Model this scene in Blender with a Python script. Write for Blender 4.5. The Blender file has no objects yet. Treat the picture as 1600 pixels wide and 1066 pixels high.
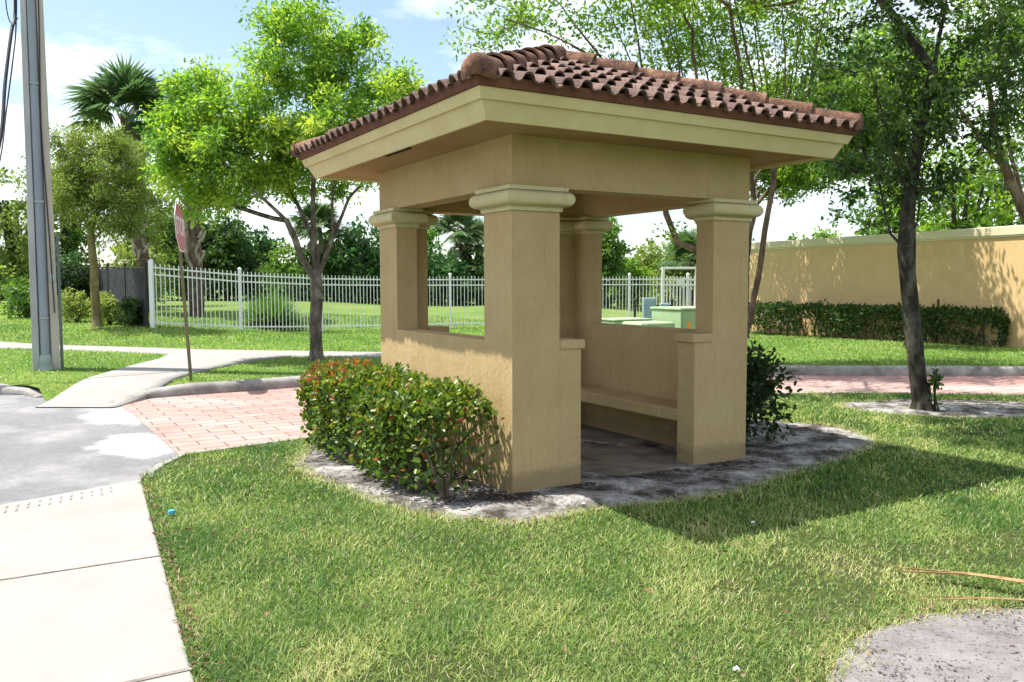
import bpy, bmesh, math, random
import numpy as np
from mathutils import Vector, Matrix
rad = math.radians
S = bpy.context.scene
COL = S.collection

# ------------------------------------------------------------------ camera
cam_d = bpy.data.cameras.new("camera")
cam_d.sensor_width = 36.0
cam_d.lens = 1306.33 / 1600 * 36
cam_d.clip_end = 2000
cam = bpy.data.objects.new("camera", cam_d)
COL.objects.link(cam)
cam.matrix_world = (Matrix.Translation((0, 0, 1.6)) @ Matrix.Rotation(math.pi/2 - 0.0693551, 4, 'X')
                    @ Matrix.Rotation(-0.0026919, 4, 'Z'))
S.camera = cam

# ------------------------------------------------------------------ light
SUN_TO = Vector((-1.35, 0.26, 2.80)).normalized()      # from the scene towards the sun
W = bpy.data.worlds.new("World"); S.world = W; W.use_nodes = True
nt = W.node_tree
bg = nt.nodes["Background"]
sky = nt.nodes.new("ShaderNodeTexSky"); sky.sky_type = 'NISHITA'; sky.sun_disc = False
sky.sun_elevation = math.asin(SUN_TO.z); sky.sun_rotation = math.atan2(SUN_TO.x, SUN_TO.y)
sky.air_density = 1.0; sky.dust_density = 1.0; sky.ozone_density = 1.0
tc = nt.nodes.new("ShaderNodeTexCoord")
mp = nt.nodes.new("ShaderNodeMapping"); mp.inputs["Scale"].default_value = (1.0, 1.0, 2.6)
mp.inputs["Location"].default_value = (0.35, 0.1, 0.25)
nz = nt.nodes.new("ShaderNodeTexNoise"); nz.inputs["Scale"].default_value = 2.6; nz.inputs["Detail"].default_value = 9
nz.inputs["Roughness"].default_value = 0.58
rp = nt.nodes.new("ShaderNodeValToRGB")
rp.color_ramp.elements[0].position = 0.43; rp.color_ramp.elements[1].position = 0.58; rp.color_ramp.elements[0].color = (0.04,0.04,0.04,1)
mx = nt.nodes.new("ShaderNodeMixRGB"); mx.inputs[2].default_value = (7.2, 7.5, 7.9, 1)
nt.links.new(tc.outputs["Generated"], mp.inputs[0]); nt.links.new(mp.outputs[0], nz.inputs["Vector"])
nt.links.new(nz.outputs["Fac"], rp.inputs[0]); nt.links.new(rp.outputs[0], mx.inputs[0])
nt.links.new(sky.outputs[0], mx.inputs[1]); nt.links.new(mx.outputs[0], bg.inputs["Color"])
bg.inputs["Strength"].default_value = 0.112

sd = bpy.data.lights.new("sun", 'SUN'); sd.energy = 5.0; sd.angle = rad(0.5); sd.color = (1.0, 0.95, 0.86)
sun = bpy.data.objects.new("sun", sd); COL.objects.link(sun)
sun.rotation_euler = (-SUN_TO).to_track_quat('-Z', 'Y').to_euler(); sun.location = SUN_TO * 40

S.view_settings.view_transform = 'Standard'; S.view_settings.look = 'None'
S.view_settings.exposure = 1.02; S.view_settings.gamma = 1.0
try:
    S.cycles.max_bounces = 8; S.cycles.transparent_max_bounces = 4
    S.cycles.use_adaptive_sampling = True; S.cycles.use_denoising = True
except Exception: pass

# ------------------------------------------------------------------ helpers
rng = np.random.default_rng(7)

def tag(o, label=None, cat=None, group=None, kind=None):
    if label: o["label"] = label
    if cat: o["category"] = cat
    if group: o["group"] = group
    if kind: o["kind"] = kind
    return o

def empty(name, loc, label, cat, rz=0.0, group=None):
    o = bpy.data.objects.new(name, None); COL.objects.link(o)
    o.empty_display_size = 0.1
    o.location = loc; o.rotation_euler = (0, 0, rz)
    return tag(o, label, cat, group)

def npmesh(name, verts, faces, mat=None, parent=None, tint=None, smooth=False):
    """one mesh object from arrays; faces: list of arrays (n,k)"""
    me = bpy.data.meshes.new(name)
    verts = np.asarray(verts, dtype=np.float32)
    if not isinstance(faces, list): faces = [faces]
    faces = [np.asarray(f, dtype=np.int32) for f in faces if len(f)]
    nl = sum(f.size for f in faces); nf = sum(len(f) for f in faces)
    me.vertices.add(len(verts)); me.vertices.foreach_set("co", verts.ravel())
    me.loops.add(nl); me.polygons.add(nf)
    me.loops.foreach_set("vertex_index", np.concatenate([f.ravel() for f in faces]))
    tot = np.concatenate([np.full(len(f), f.shape[1], np.int32) for f in faces])
    st = np.concatenate([[0], np.cumsum(tot)[:-1]]).astype(np.int32)
    me.polygons.foreach_set("loop_start", st)
    try: me.polygons.foreach_set("loop_total", tot)
    except Exception: pass
    if smooth: me.polygons.foreach_set("use_smooth", np.ones(nf, dtype=bool))
    me.update(calc_edges=True)
    if tint is not None:
        a = me.attributes.new("tint", 'FLOAT', 'POINT'); a.data.foreach_set("value", np.asarray(tint, np.float32))
    if mat: me.materials.append(mat)
    o = bpy.data.objects.new(name, me); COL.objects.link(o)
    if parent: o.parent = parent
    return o

class MB:
    def __init__(s): s.v = []; s.f = []; s.mi = []; s.cur = 0
    def add(s, vs, fs):
        b = len(s.v); s.v += [tuple(v) for v in vs]
        for f in fs: s.f.append(tuple(b + i for i in f)); s.mi.append(s.cur)
    def box(s, x0, x1, y0, y1, z0, z1):
        s.add([(x0,y0,z0),(x1,y0,z0),(x1,y1,z0),(x0,y1,z0),(x0,y0,z1),(x1,y0,z1),(x1,y1,z1),(x0,y1,z1)],
              [(0,3,2,1),(4,5,6,7),(0,1,5,4),(1,2,6,5),(2,3,7,6),(3,0,4,7)])
    def prism(s, poly, z0, z1):
        n = len(poly)
        s.add([(x,y,z0) for x,y in poly] + [(x,y,z1) for x,y in poly],
              [tuple(range(n-1,-1,-1)), tuple(range(n,2*n))] + [(i,(i+1)%n,n+(i+1)%n,n+i) for i in range(n)])
    def sheet(s, poly, z):
        s.add([(x,y,z) for x,y in poly], [tuple(range(len(poly)))])
    def tube(s, pts, radii, n=8, cap=True):
        pts = [Vector(p) for p in pts]
        if not isinstance(radii, (list, tuple, np.ndarray)): radii = [radii]*len(pts)
        rings = []; up = None
        for i, p in enumerate(pts):
            d = (pts[min(i+1,len(pts)-1)] - pts[max(i-1,0)])
            if d.length < 1e-9: d = Vector((0,0,1))
            d.normalize()
            if up is None:
                up = d.orthogonal().normalized()
            else:
                up = (up - d*up.dot(d))
                if up.length < 1e-6: up = d.orthogonal()
                up.normalize()
            w = d.cross(up)
            rings.append([p + (up*math.cos(2*math.pi*k/n) + w*math.sin(2*math.pi*k/n))*radii[i] for k in range(n)])
        vs = [v for r in rings for v in r]; fs = []
        for i in range(len(rings)-1):
            for k in range(n):
                fs.append((i*n+k, i*n+(k+1)%n, (i+1)*n+(k+1)%n, (i+1)*n+k))
        if cap:
            fs.append(tuple(range(n-1,-1,-1))); fs.append(tuple((len(rings)-1)*n + k for k in range(n)))
        s.add(vs, fs)
    def lathe(s, prof, n=20, cx=0, cy=0):
        vs = [(cx + r*math.cos(2*math.pi*k/n), cy + r*math.sin(2*math.pi*k/n), z) for r, z in prof for k in range(n)]
        fs = [(i*n+k, i*n+(k+1)%n, (i+1)*n+(k+1)%n, (i+1)*n+k) for i in range(len(prof)-1) for k in range(n)]
        fs += [tuple(range(n-1,-1,-1)), tuple((len(prof)-1)*n+k for k in range(n))]
        s.add(vs, fs)
    def sweep(s, outline, prof, closed_prof=False):
        """prof: (offset outward, z) along a closed CCW outline with mitred corners"""
        n = len(outline); P = [Vector((x,y)) for x,y in outline]; dirs = []
        for i in range(n):
            a, b, c = P[i-1], P[i], P[(i+1)%n]
            d1 = (b-a).normalized(); d2 = (c-b).normalized()
            n1 = Vector((d1.y,-d1.x)); n2 = Vector((d2.y,-d2.x))
            m = (n1+n2); m = m/(m.length_squared/2) if m.length > 1e-6 else n1
            dirs.append(m)
        vs = []
        for o, z in prof:
            for i in range(n):
                q = P[i] + dirs[i]*o; vs.append((q.x,q.y,z))
        fs = []
        K = len(prof); rngk = range(K) if closed_prof else range(K-1)
        for k in rngk:
            for i in range(n):
                k2 = (k+1)%K
                fs.append((k*n+i, k*n+(i+1)%n, k2*n+(i+1)%n, k2*n+i))
        s.add(vs, fs)
    def build(s, name, mats, parent=None, bevel=0, smooth=None, seg=2):
        me = bpy.data.meshes.new(name); me.from_pydata(s.v, [], s.f)
        mats = mats if isinstance(mats, (list,tuple)) else [mats]
        for m in mats: me.materials.append(m)
        if len(mats) > 1: me.polygons.foreach_set("material_index", s.mi)
        bm = bmesh.new(); bm.from_mesh(me); bmesh.ops.recalc_face_normals(bm, faces=bm.faces); bm.to_mesh(me); bm.free()
        me.update()
        o = bpy.data.objects.new(name, me); COL.objects.link(o)
        if parent: o.parent = parent
        if bevel:
            b = o.modifiers.new("bevel", 'BEVEL'); b.width = bevel; b.segments = seg; b.limit_method = 'ANGLE'; b.angle_limit = rad(40)
        if smooth is not None:
            try: me.shade_smooth(); me.set_sharp_from_angle(angle=rad(smooth))
            except Exception: pass
        return o

def copy_tree(o, parent=None):
    c = o.copy(); COL.objects.link(c)
    if parent: c.parent = parent
    for ch in list(o.children): copy_tree(ch, c)
    return c

# ------------------------------------------------------------------ materials
class NT:
    def __init__(s, name):
        s.m = bpy.data.materials.new(name); s.m.use_nodes = True
        s.n = s.m.node_tree.nodes; s.l = s.m.node_tree.links
        s.bsdf = s.n["Principled BSDF"]; s.tc = None
    def new(s, t, **kw):
        x = s.n.new(t)
        for k, v in kw.items(): setattr(x, k, v)
        return x
    def coord(s, scale=(1,1,1), rot=(0,0,0), loc=(0,0,0), which="Object"):
        if s.tc is None: s.tc = s.new("ShaderNodeTexCoord")
        m = s.new("ShaderNodeMapping"); m.inputs["Scale"].default_value = scale
        m.inputs["Rotation"].default_value = rot; m.inputs["Location"].default_value = loc
        s.l.new(s.tc.outputs[which], m.inputs[0]); return m.outputs[0]
    def noise(s, scale, detail=4, rough=0.55, vec=None, out="Fac"):
        x = s.new("ShaderNodeTexNoise"); x.inputs["Scale"].default_value = scale
        x.inputs["Detail"].default_value = detail; x.inputs["Roughness"].default_value = rough
        s.l.new(vec if vec is not None else s.coord(), x.inputs["Vector"]); return x.outputs[out]
    def ramp(s, fac, stops):
        r = s.new("ShaderNodeValToRGB"); e = r.color_ramp.elements
        while len(e) < len(stops): e.new(0.5)
        for i, (p, c) in enumerate(stops):
            e[i].position = p
            e[i].color = (c[0],c[1],c[2],1) if isinstance(c,(tuple,list)) else (c,c,c,1)
        s.l.new(fac, r.inputs[0]); return r.outputs[0]
    def mix(s, fac, a, b, mode='MIX'):
        x = s.new("ShaderNodeMixRGB", blend_type=mode)
        for i, q in ((0,fac),(1,a),(2,b)):
            if isinstance(q, (int,float)): x.inputs[i].default_value = q if i == 0 else (q,q,q,1)
            elif isinstance(q, tuple): x.inputs[i].default_value = (q[0],q[1],q[2],1)
            else: s.l.new(q, x.inputs[i])
        return x.outputs[0]
    def math(s, op, a, b=0.0):
        x = s.new("ShaderNodeMath", operation=op)
        for i, q in ((0,a),(1,b)):
            if isinstance(q,(int,float)): x.inputs[i].default_value = q
            else: s.l.new(q, x.inputs[i])
        return x.outputs[0]
    def bump(s, height, strength=0.3, dist=0.02):
        b = s.new("ShaderNodeBump"); b.inputs["Strength"].default_value = strength; b.inputs["Distance"].default_value = dist
        s.l.new(height, b.inputs["Height"]); s.l.new(b.outputs[0], s.bsdf.inputs["Normal"]); return b.outputs[0]
    def base(s, c, rough=0.8, spec=0.3, metal=0.0):
        if isinstance(c, tuple): s.bsdf.inputs["Base Color"].default_value = (c[0],c[1],c[2],1)
        else: s.l.new(c, s.bsdf.inputs["Base Color"])
        s.bsdf.inputs["Roughness"].default_value = rough
        s.bsdf.inputs["Specular IOR Level"].default_value = spec
        s.bsdf.inputs["Metallic"].default_value = metal
    def sepz(s, vec, i=2):
        x = s.new("ShaderNodeSeparateXYZ"); s.l.new(vec, x.inputs[0]); return x.outputs[i]

def simple(name, c1, c2, scale=6, rough=0.8, bump=0.15, bscale=60, detail=5, spec=0.3, stretch=(1,1,1), metal=0.0, lo=0.35, hi=0.68):
    t = NT(name)
    v = t.coord(scale=stretch)
    t.base(t.ramp(t.noise(scale, detail, 0.6, v), [(lo,c1),(hi,c2)]), rough, spec, metal)
    if bump: t.bump(t.noise(bscale, 4, 0.6, v), bump, 0.01)
    return t.m

def stucco(name, c1, c2, dirt=True, streak=0.5):
    t = NT(name)
    col = t.ramp(t.noise(2.2, 6, 0.6), [(0.3,c1),(0.7,c2)])
    # rain streaks and pinholes
    st = t.noise(9, 4, 0.6, t.coord(scale=(2.2,2.2,0.22)))
    col = t.mix(t.ramp(st, [(0.55,0.0),(0.75,0.30)]), col, (c1[0]*0.62,c1[1]*0.58,c1[2]*0.52))
    sp = t.noise(120, 2, 0.5)
    col = t.mix(t.ramp(sp, [(0.62,0.0),(0.72,0.55)]), col, (c1[0]*0.45,c1[1]*0.42,c1[2]*0.38))
    if dirt:
        z = t.sepz(t.coord())
        zz = t.math('ADD', t.math('MULTIPLY', z, 1.6), t.math('MULTIPLY', t.noise(24,6,0.8), -0.45))
        col = t.mix(t.ramp(zz, [(0.0,0.42),(0.10,0.0)]), col, (0.09,0.07,0.05))
    pit_shade = t.noise(48, 6, 0.75, t.coord(scale=(1,1,0.3)))
    col = t.mix(t.ramp(pit_shade, [(0.30,0.38),(0.47,0.0)]), col, (c1[0]*0.6,c1[1]*0.57,c1[2]*0.5))  # darker hollows: relief shading painted into the colour
    t.base(col, 0.9, 0.15)
    a = t.noise(48, 6, 0.75, t.coord(scale=(1,1,0.3)))
    b = t.noise(15, 4, 0.65, t.coord(scale=(1,1,0.35)))
    h = t.math('ADD', a, t.math('MULTIPLY', b, 0.6))
    t.bump(h, streak*1.5, 0.018)
    return t.m

M = {}
M['stucco'] = stucco('ochre_stucco', (0.418,0.305,0.148), (0.488,0.366,0.196))
M['stucco_in'] = M['stucco']
M['cream'] = simple('cream_paint', (0.52,0.43,0.215), (0.59,0.50,0.27), 3, 0.75, 0.25, 45)
M['cap'] = stucco('cream_cast_stone', (0.50,0.43,0.235), (0.58,0.51,0.31), dirt=False, streak=0.35)
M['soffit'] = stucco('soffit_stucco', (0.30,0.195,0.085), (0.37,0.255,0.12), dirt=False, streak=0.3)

t = NT('terracotta_tile')
v = t.coord()
c = t.ramp(t.noise(5.5,6,0.65), [(0.3,(0.045,0.028,0.024)),(0.5,(0.13,0.08,0.065)),(0.7,(0.24,0.16,0.135))])
at = t.new("ShaderNodeAttribute", attribute_name="tint")
c = t.mix(0.5, c, t.ramp(at.outputs["Fac"], [(0.0,(0.07,0.042,0.035)),(0.5,(0.15,0.09,0.074)),(1.0,(0.27,0.185,0.155))]))
c = t.mix(t.ramp(t.noise(38,4,0.7), [(0.50,0.0),(0.66,0.85)]), c, (0.035,0.028,0.026))
t.base(c, 0.85, 0.2); t.bump(t.noise(90,4,0.6), 0.3, 0.006)
M['tile'] = t.m
t = NT('lichened_ridge_tile')
c = t.ramp(t.noise(6,6,0.7), [(0.32,(0.045,0.026,0.02)),(0.5,(0.15,0.075,0.05)),(0.68,(0.30,0.165,0.11))])
c = t.mix(t.ramp(t.noise(45,4,0.75), [(0.5,0.0),(0.64,0.85)]), c, (0.06,0.045,0.038))
c = t.mix(t.ramp(t.noise(30,3,0.7,t.coord(loc=(4,2,1))), [(0.60,0.0),(0.72,0.6)]), c, (0.42,0.33,0.27))
t.base(c, 0.92, 0.15); t.bump(t.noise(60,5,0.7), 0.5, 0.012)
M['ridge'] = t.m
M['eaveboard'] = simple('terracotta_eave_board', (0.10,0.04,0.026), (0.17,0.07,0.045), 7, 0.85, 0.3, 50)
M['dark'] = simple('dark_vent', (0.02,0.018,0.016), (0.035,0.03,0.025), 9, 0.9, 0.1)

t = NT('stained_concrete_floor')
c = t.ramp(t.noise(2.3,6,0.65), [(0.3,(0.07,0.055,0.042)),(0.5,(0.15,0.125,0.095)),(0.7,(0.25,0.22,0.185))])
t.base(c, 0.9, 0.2); t.bump(t.noise(40,5,0.6), 0.3, 0.01); M['floor'] = t.m

t = NT('lawn_soil')
n1 = t.noise(0.9,5,0.6); n2 = t.noise(28,4,0.7)
c = t.ramp(n1, [(0.3,(0.045,0.07,0.016)),(0.55,(0.07,0.09,0.027)),(0.72,(0.14,0.13,0.06))])
c = t.mix(t.ramp(n2, [(0.42,0.8),(0.62,0.0)]), c, (0.03,0.038,0.014))
t.base(c, 0.95, 0.1); t.bump(t.noise(70,4,0.7), 0.6, 0.03); M['soil'] = t.m

t = NT('far_lawn')
n1 = t.noise(0.5,6,0.65); n2 = t.noise(9,5,0.75)
c = t.ramp(n1, [(0.3,(0.09,0.175,0.028)),(0.5,(0.15,0.23,0.045)),(0.7,(0.24,0.265,0.085))])
c = t.mix(t.ramp(n2, [(0.35,0.6),(0.6,0.0)]), c, (0.08,0.14,0.02))
t.base(c, 0.95, 0.1); t.bump(t.noise(22,5,0.75), 0.8, 0.06); M['farlawn'] = t.m

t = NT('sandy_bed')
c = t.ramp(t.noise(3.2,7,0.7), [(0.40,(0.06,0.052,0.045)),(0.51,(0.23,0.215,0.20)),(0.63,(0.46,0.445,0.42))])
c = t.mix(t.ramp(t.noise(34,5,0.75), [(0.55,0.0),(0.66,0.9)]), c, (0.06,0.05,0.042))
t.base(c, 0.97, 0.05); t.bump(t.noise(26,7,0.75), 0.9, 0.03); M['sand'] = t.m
t = NT('bare_sand_patch')
c = t.ramp(t.noise(4,7,0.7), [(0.32,(0.13,0.115,0.115)),(0.5,(0.215,0.198,0.20)),(0.7,(0.29,0.27,0.275))])
c = t.mix(t.ramp(t.noise(52,3,0.6), [(0.58,0.0),(0.66,0.9)]), c, (0.06,0.048,0.045))
c = t.mix(t.ramp(t.noise(150,3,0.7), [(0.5,0.0),(0.7,0.5)]), c, (0.20,0.18,0.18))
t.base(c, 0.97, 0.05); t.bump(t.noise(60,6,0.75), 0.6, 0.02); M['bare'] = t.m

t = NT('sidewalk_concrete')
c = t.ramp(t.noise(1.3,7,0.65), [(0.3,(0.245,0.233,0.218)),(0.65,(0.295,0.283,0.268))])
c = t.mix(t.ramp(t.noise(3.1,5,0.7,t.coord(loc=(3,1,0))), [(0.5,0.0),(0.8,0.35)]), c, (0.26,0.225,0.19))
c = t.mix(t.ramp(t.noise(110,3,0.7), [(0.5,0.0),(0.75,0.35)]), c, (0.25,0.23,0.21))
t.base(c, 0.9, 0.2); t.bump(t.noise(160,4,0.7), 0.25, 0.006); M['walk'] = t.m
M['joint'] = simple('dirty_joint', (0.10,0.088,0.075), (0.25,0.225,0.20), 18, 0.95, 0.2)
M['kerb'] = simple('kerb_concrete', (0.15,0.14,0.13), (0.34,0.325,0.305), 3.5, 0.92, 0.4, 40, 7)

t = NT('worn_asphalt')
c = t.ramp(t.noise(0.9,6,0.65), [(0.3,(0.19,0.19,0.20)),(0.65,(0.28,0.277,0.283))])
c = t.mix(t.ramp(t.noise(130,3,0.7), [(0.42,0.55),(0.62,0.0)]), c, (0.07,0.07,0.075))
c = t.mix(t.ramp(t.noise(14,5,0.75), [(0.45,0.45),(0.62,0.0)]), c, (0.12,0.12,0.125))
# broom-swept pale sand washed across the road
vs = t.noise(0.55,6,0.6,t.coord(loc=(0.25,0.4,0)))
c = t.mix(t.ramp(vs, [(0.50,0.0),(0.66,0.55)]), c, (0.40,0.39,0.385))
# two washes of white sand lying on the asphalt by the pavers
for (cx,cy,sx,sy,ro) in ((-3.85,8.55,0.46,0.78,0.55),(-4.95,10.35,0.42,0.8,0.6)):
    lx = math.cos(ro)*cx + math.sin(ro)*cy; ly = -math.sin(ro)*cx + math.cos(ro)*cy
    v0 = t.new("ShaderNodeVectorRotate", rotation_type='Z_AXIS'); v0.inputs["Angle"].default_value = -ro; t.l.new(t.coord(), v0.inputs[0])
    m0 = t.new("ShaderNodeMapping"); m0.inputs["Location"].default_value = (-lx/sx,-ly/sy,0); m0.inputs["Scale"].default_value = (1/sx,1/sy,0); t.l.new(v0.outputs[0], m0.inputs[0])
    ln = t.new("ShaderNodeVectorMath", operation='LENGTH'); t.l.new(m0.outputs[0], ln.inputs[0])
    dd = t.math('ADD', ln.outputs["Value"], t.math('MULTIPLY', t.math('SUBTRACT', t.noise(2.2,7,0.7), 0.5), 1.5))
    c = t.mix(t.ramp(dd, [(0.55,0.95),(1.15,0.0)]), c, (0.44,0.43,0.415))
t.base(c, 0.92, 0.2); t.bump(t.noise(140,4,0.7), 0.45, 0.008); M['asphalt'] = t.m
M['whitesand'] = simple('white_sand', (0.50,0.49,0.47), (0.68,0.67,0.65), 5, 0.97, 0.4, 60, 7)

t = NT('stamped_pavers')
v = t.coord(rot=(0,0,rad(-31)))
w = t.new("ShaderNodeTexBrick"); w.offset = 0.5; w.squash = 1.0
w.inputs["Scale"].default_value = 1.0; w.inputs["Brick Width"].default_value = 0.46; w.inputs["Row Height"].default_value = 0.22
w.inputs["Mortar Size"].default_value = 0.010; w.inputs["Mortar Smooth"].default_value = 0.3; w.inputs["Bias"].default_value = 0.0
w.inputs["Color1"].default_value = (0.34,0.185,0.16,1); w.inputs["Color2"].default_value = (0.39,0.24,0.215,1)
w.inputs["Mortar"].default_value = (0.13,0.09,0.08,1)
dn = t.noise(3.0,3,0.5,out="Color")
vv = t.new("ShaderNodeMixRGB"); vv.inputs[0].default_value = 0.015; t.l.new(v, vv.inputs[1]); t.l.new(dn, vv.inputs[2])
t.l.new(vv.outputs[0], w.inputs["Vector"])
c = w.outputs["Color"]
wash = t.noise(0.55,5,0.6,t.coord(rot=(0,0,rad(-31)),scale=(0.5,1.0,1),loc=(0.6,0.2,0)))
c = t.mix(t.ramp(wash, [(0.50,0.0),(0.68,0.6)]), c, (0.42,0.36,0.34))
c = t.mix(t.ramp(t.noise(1.6,5,0.7), [(0.56,0.0),(0.74,0.5)]), c, (0.25,0.13,0.12))
c = t.mix(t.ramp(w.outputs["Fac"], [(0.2,0.0),(0.8,0.85)]), c, (0.10,0.078,0.07))
c = t.mix(t.ramp(t.noise(90,3,0.7), [(0.5,0.0),(0.75,0.35)]), c, (0.23,0.13,0.115))
t.base(c, 0.9, 0.2)
t.bump(t.math('SUBTRACT', t.math('MULTIPLY', t.noise(60,4,0.7),0.4), w.outputs["Fac"]), 0.5, 0.008); M['paver'] = t.m

def leaf_mat(name, stops, trans=0.45, gloss=0.06, rough=0.45):
    t = NT(name)
    at = t.new("ShaderNodeAttribute", attribute_name="tint")
    c = t.ramp(at.outputs["Fac"], stops)
    d = t.new("ShaderNodeBsdfDiffuse"); tr = t.new("ShaderNodeBsdfTranslucent"); g = t.new("ShaderNodeBsdfGlossy")
    g.inputs["Roughness"].default_value = rough
    t.l.new(c, d.inputs["Color"])
    hs = t.new("ShaderNodeHueSaturation"); hs.inputs["Saturation"].default_value = 1.1; hs.inputs["Value"].default_value = 1.55
    hs.inputs["Hue"].default_value = 0.497
    t.l.new(c, hs.inputs["Color"]); t.l.new(hs.outputs[0], tr.inputs["Color"])
    m1 = t.new("ShaderNodeMixShader"); m1.inputs[0].default_value = trans
    t.l.new(d.outputs[0], m1.inputs[1]); t.l.new(tr.outputs[0], m1.inputs[2])
    m2 = t.new("ShaderNodeMixShader"); m2.inputs[0].default_value = gloss
    t.l.new(m1.outputs[0], m2.inputs[1]); t.l.new(g.outputs[0], m2.inputs[2])
    t.l.new(m2.outputs[0], t.n["Material Output"].inputs["Surface"])
    t.n.remove(t.bsdf)
    return t.m

M['leaf_lime'] = leaf_mat('lime_leaves', [(0.0,(0.07,0.17,0.025)),(0.45,(0.18,0.33,0.045)),(0.75,(0.31,0.45,0.06)),(1.0,(0.42,0.52,0.09))], 0.5, 0.03)
M['leaf_olive'] = leaf_mat('olive_leaves', [(0.0,(0.09,0.15,0.03)),(0.5,(0.19,0.26,0.055)),(1.0,(0.32,0.35,0.10))], 0.45, 0.03)
M['leaf_mid'] = leaf_mat('mid_green_leaves', [(0.0,(0.045,0.105,0.02)),(0.5,(0.10,0.195,0.034)),(1.0,(0.19,0.28,0.05))], 0.45, 0.03)
M['leaf_dark'] = leaf_mat('dark_green_leaves', [(0.0,(0.022,0.055,0.012)),(0.5,(0.036,0.084,0.016)),(1.0,(0.10,0.17,0.03))], 0.34, 0.03)
M['leaf_deep'] = leaf_mat('deep_green_leaves', [(0.0,(0.018,0.055,0.016)),(0.5,(0.045,0.115,0.03)),(1.0,(0.09,0.18,0.045))], 0.36, 0.03)
M['leaf_bright'] = leaf_mat('bright_green_leaves', [(0.0,(0.075,0.16,0.02)),(0.5,(0.16,0.28,0.035)),(1.0,(0.28,0.40,0.06))], 0.52, 0.03)
M['leaf_hedge'] = leaf_mat('cocoplum_leaves', [(0.0,(0.028,0.06,0.012)),(0.45,(0.085,0.15,0.022)),(0.74,(0.21,0.28,0.035)),(0.80,(0.24,0.20,0.04)),(0.9,(0.26,0.11,0.04)),(1.0,(0.33,0.075,0.04))], 0.38, 0.025, 0.35)
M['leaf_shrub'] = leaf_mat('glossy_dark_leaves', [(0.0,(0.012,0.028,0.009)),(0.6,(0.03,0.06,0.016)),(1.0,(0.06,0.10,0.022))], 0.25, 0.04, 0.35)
M['palm'] = leaf_mat('palm_fronds', [(0.0,(0.045,0.095,0.035)),(0.6,(0.095,0.17,0.06)),(0.85,(0.18,0.21,0.09)),(1.0,(0.32,0.26,0.16))], 0.35, 0.06, 0.35)
M['grass'] = leaf_mat('grass_blades', [(0.0,(0.045,0.12,0.024)),(0.35,(0.145,0.262,0.052)),(0.60,(0.295,0.38,0.105)),(0.8,(0.44,0.45,0.17)),(1.0,(0.60,0.54,0.31))], 0.42, 0.025, 0.5)
M['litter'] = leaf_mat('dry_leaf_litter', [(0.0,(0.05,0.03,0.02)),(0.5,(0.15,0.08,0.042)),(1.0,(0.30,0.19,0.10))], 0.2, 0.03, 0.6)
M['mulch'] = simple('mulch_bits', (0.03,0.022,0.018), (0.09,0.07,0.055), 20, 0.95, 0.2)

def bark(name, c1, c2, c3, scale=8):
    t = NT(name)
    n = t.noise(scale,6,0.7,t.coord(scale=(1,1,0.45)))
    c = t.ramp(n, [(0.33,c1),(0.5,c2),(0.68,c3)])
    c = t.mix(t.ramp(t.noise(3.3,4,0.7,t.coord(loc=(5,2,7))), [(0.55,0.0),(0.66,0.6)]), c, (c3[0]*1.25,c3[1]*1.3,c3[2]*1.2))
    t.base(c, 0.93, 0.1); t.bump(t.noise(scale*4,5,0.75,t.coord(scale=(1,1,0.4))), 0.7, 0.03); return t.m
M['bark_grey'] = bark('grey_mottled_bark', (0.04,0.034,0.027), (0.11,0.095,0.075), (0.23,0.21,0.175))
M['bark_dark'] = bark('dark_mottled_bark', (0.016,0.014,0.011), (0.045,0.04,0.03), (0.12,0.115,0.09))
M['bark_tan'] = bark('smooth_tan_bark', (0.05,0.037,0.024), (0.11,0.085,0.055), (0.20,0.16,0.11), 5)
M['bark_olive'] = bark('olive_bark', (0.11,0.09,0.04), (0.19,0.16,0.075), (0.26,0.22,0.12), 5)
M['boot'] = bark('pale_leaf_bases', (0.16,0.125,0.095), (0.34,0.29,0.23), (0.48,0.43,0.36), 7)
M['bark_palm'] = bark('palm_boots', (0.05,0.035,0.025), (0.13,0.09,0.065), (0.24,0.19,0.14), 10)

M['white_metal'] = simple('white_powder_coat', (0.74,0.75,0.76), (0.82,0.82,0.83), 4, 0.45, 0.0, spec=0.5)
M['black_mesh'] = simple('black_screen_mesh', (0.012,0.013,0.016), (0.04,0.042,0.05), 5, 0.8, 0.3, 90)
M['pole_conc'] = simple('pole_concrete', (0.31,0.325,0.335), (0.45,0.46,0.465), 2.5, 0.9, 0.3, 50, 6, stretch=(1,1,0.3))
M['pole_tan'] = simple('pole_concrete_warm', (0.36,0.33,0.285), (0.48,0.44,0.39), 2.5, 0.9, 0.3, 50, 6, stretch=(1,1,0.3))
M['conduit'] = simple('grey_conduit', (0.20,0.235,0.28), (0.27,0.30,0.35), 2, 0.5, 0.05, 40, spec=0.45, stretch=(1,1,0.2))
M['conduit_d'] = simple('dark_conduit', (0.10,0.13,0.14), (0.16,0.19,0.20), 2, 0.6, 0.05, 40, stretch=(1,1,0.2))
M['galv'] = simple('galvanised_fitting', (0.25,0.30,0.30), (0.36,0.41,0.41), 6, 0.5, 0.1, metal=0.3)
M['cable'] = simple('black_cable', (0.02,0.018,0.025), (0.045,0.04,0.05), 6, 0.6, 0.0)
M['signred'] = simple('faded_sign_red', (0.42,0.035,0.045), (0.55,0.07,0.08), 4, 0.35, 0.0, spec=0.5)
M['signwhite'] = simple('sign_white', (0.72,0.70,0.68), (0.80,0.79,0.77), 4, 0.4, 0.0)
M['signpost'] = simple('rusty_olive_post', (0.10,0.085,0.045), (0.19,0.155,0.08), 9, 0.7, 0.2, 60, stretch=(1,1,0.3))
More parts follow.
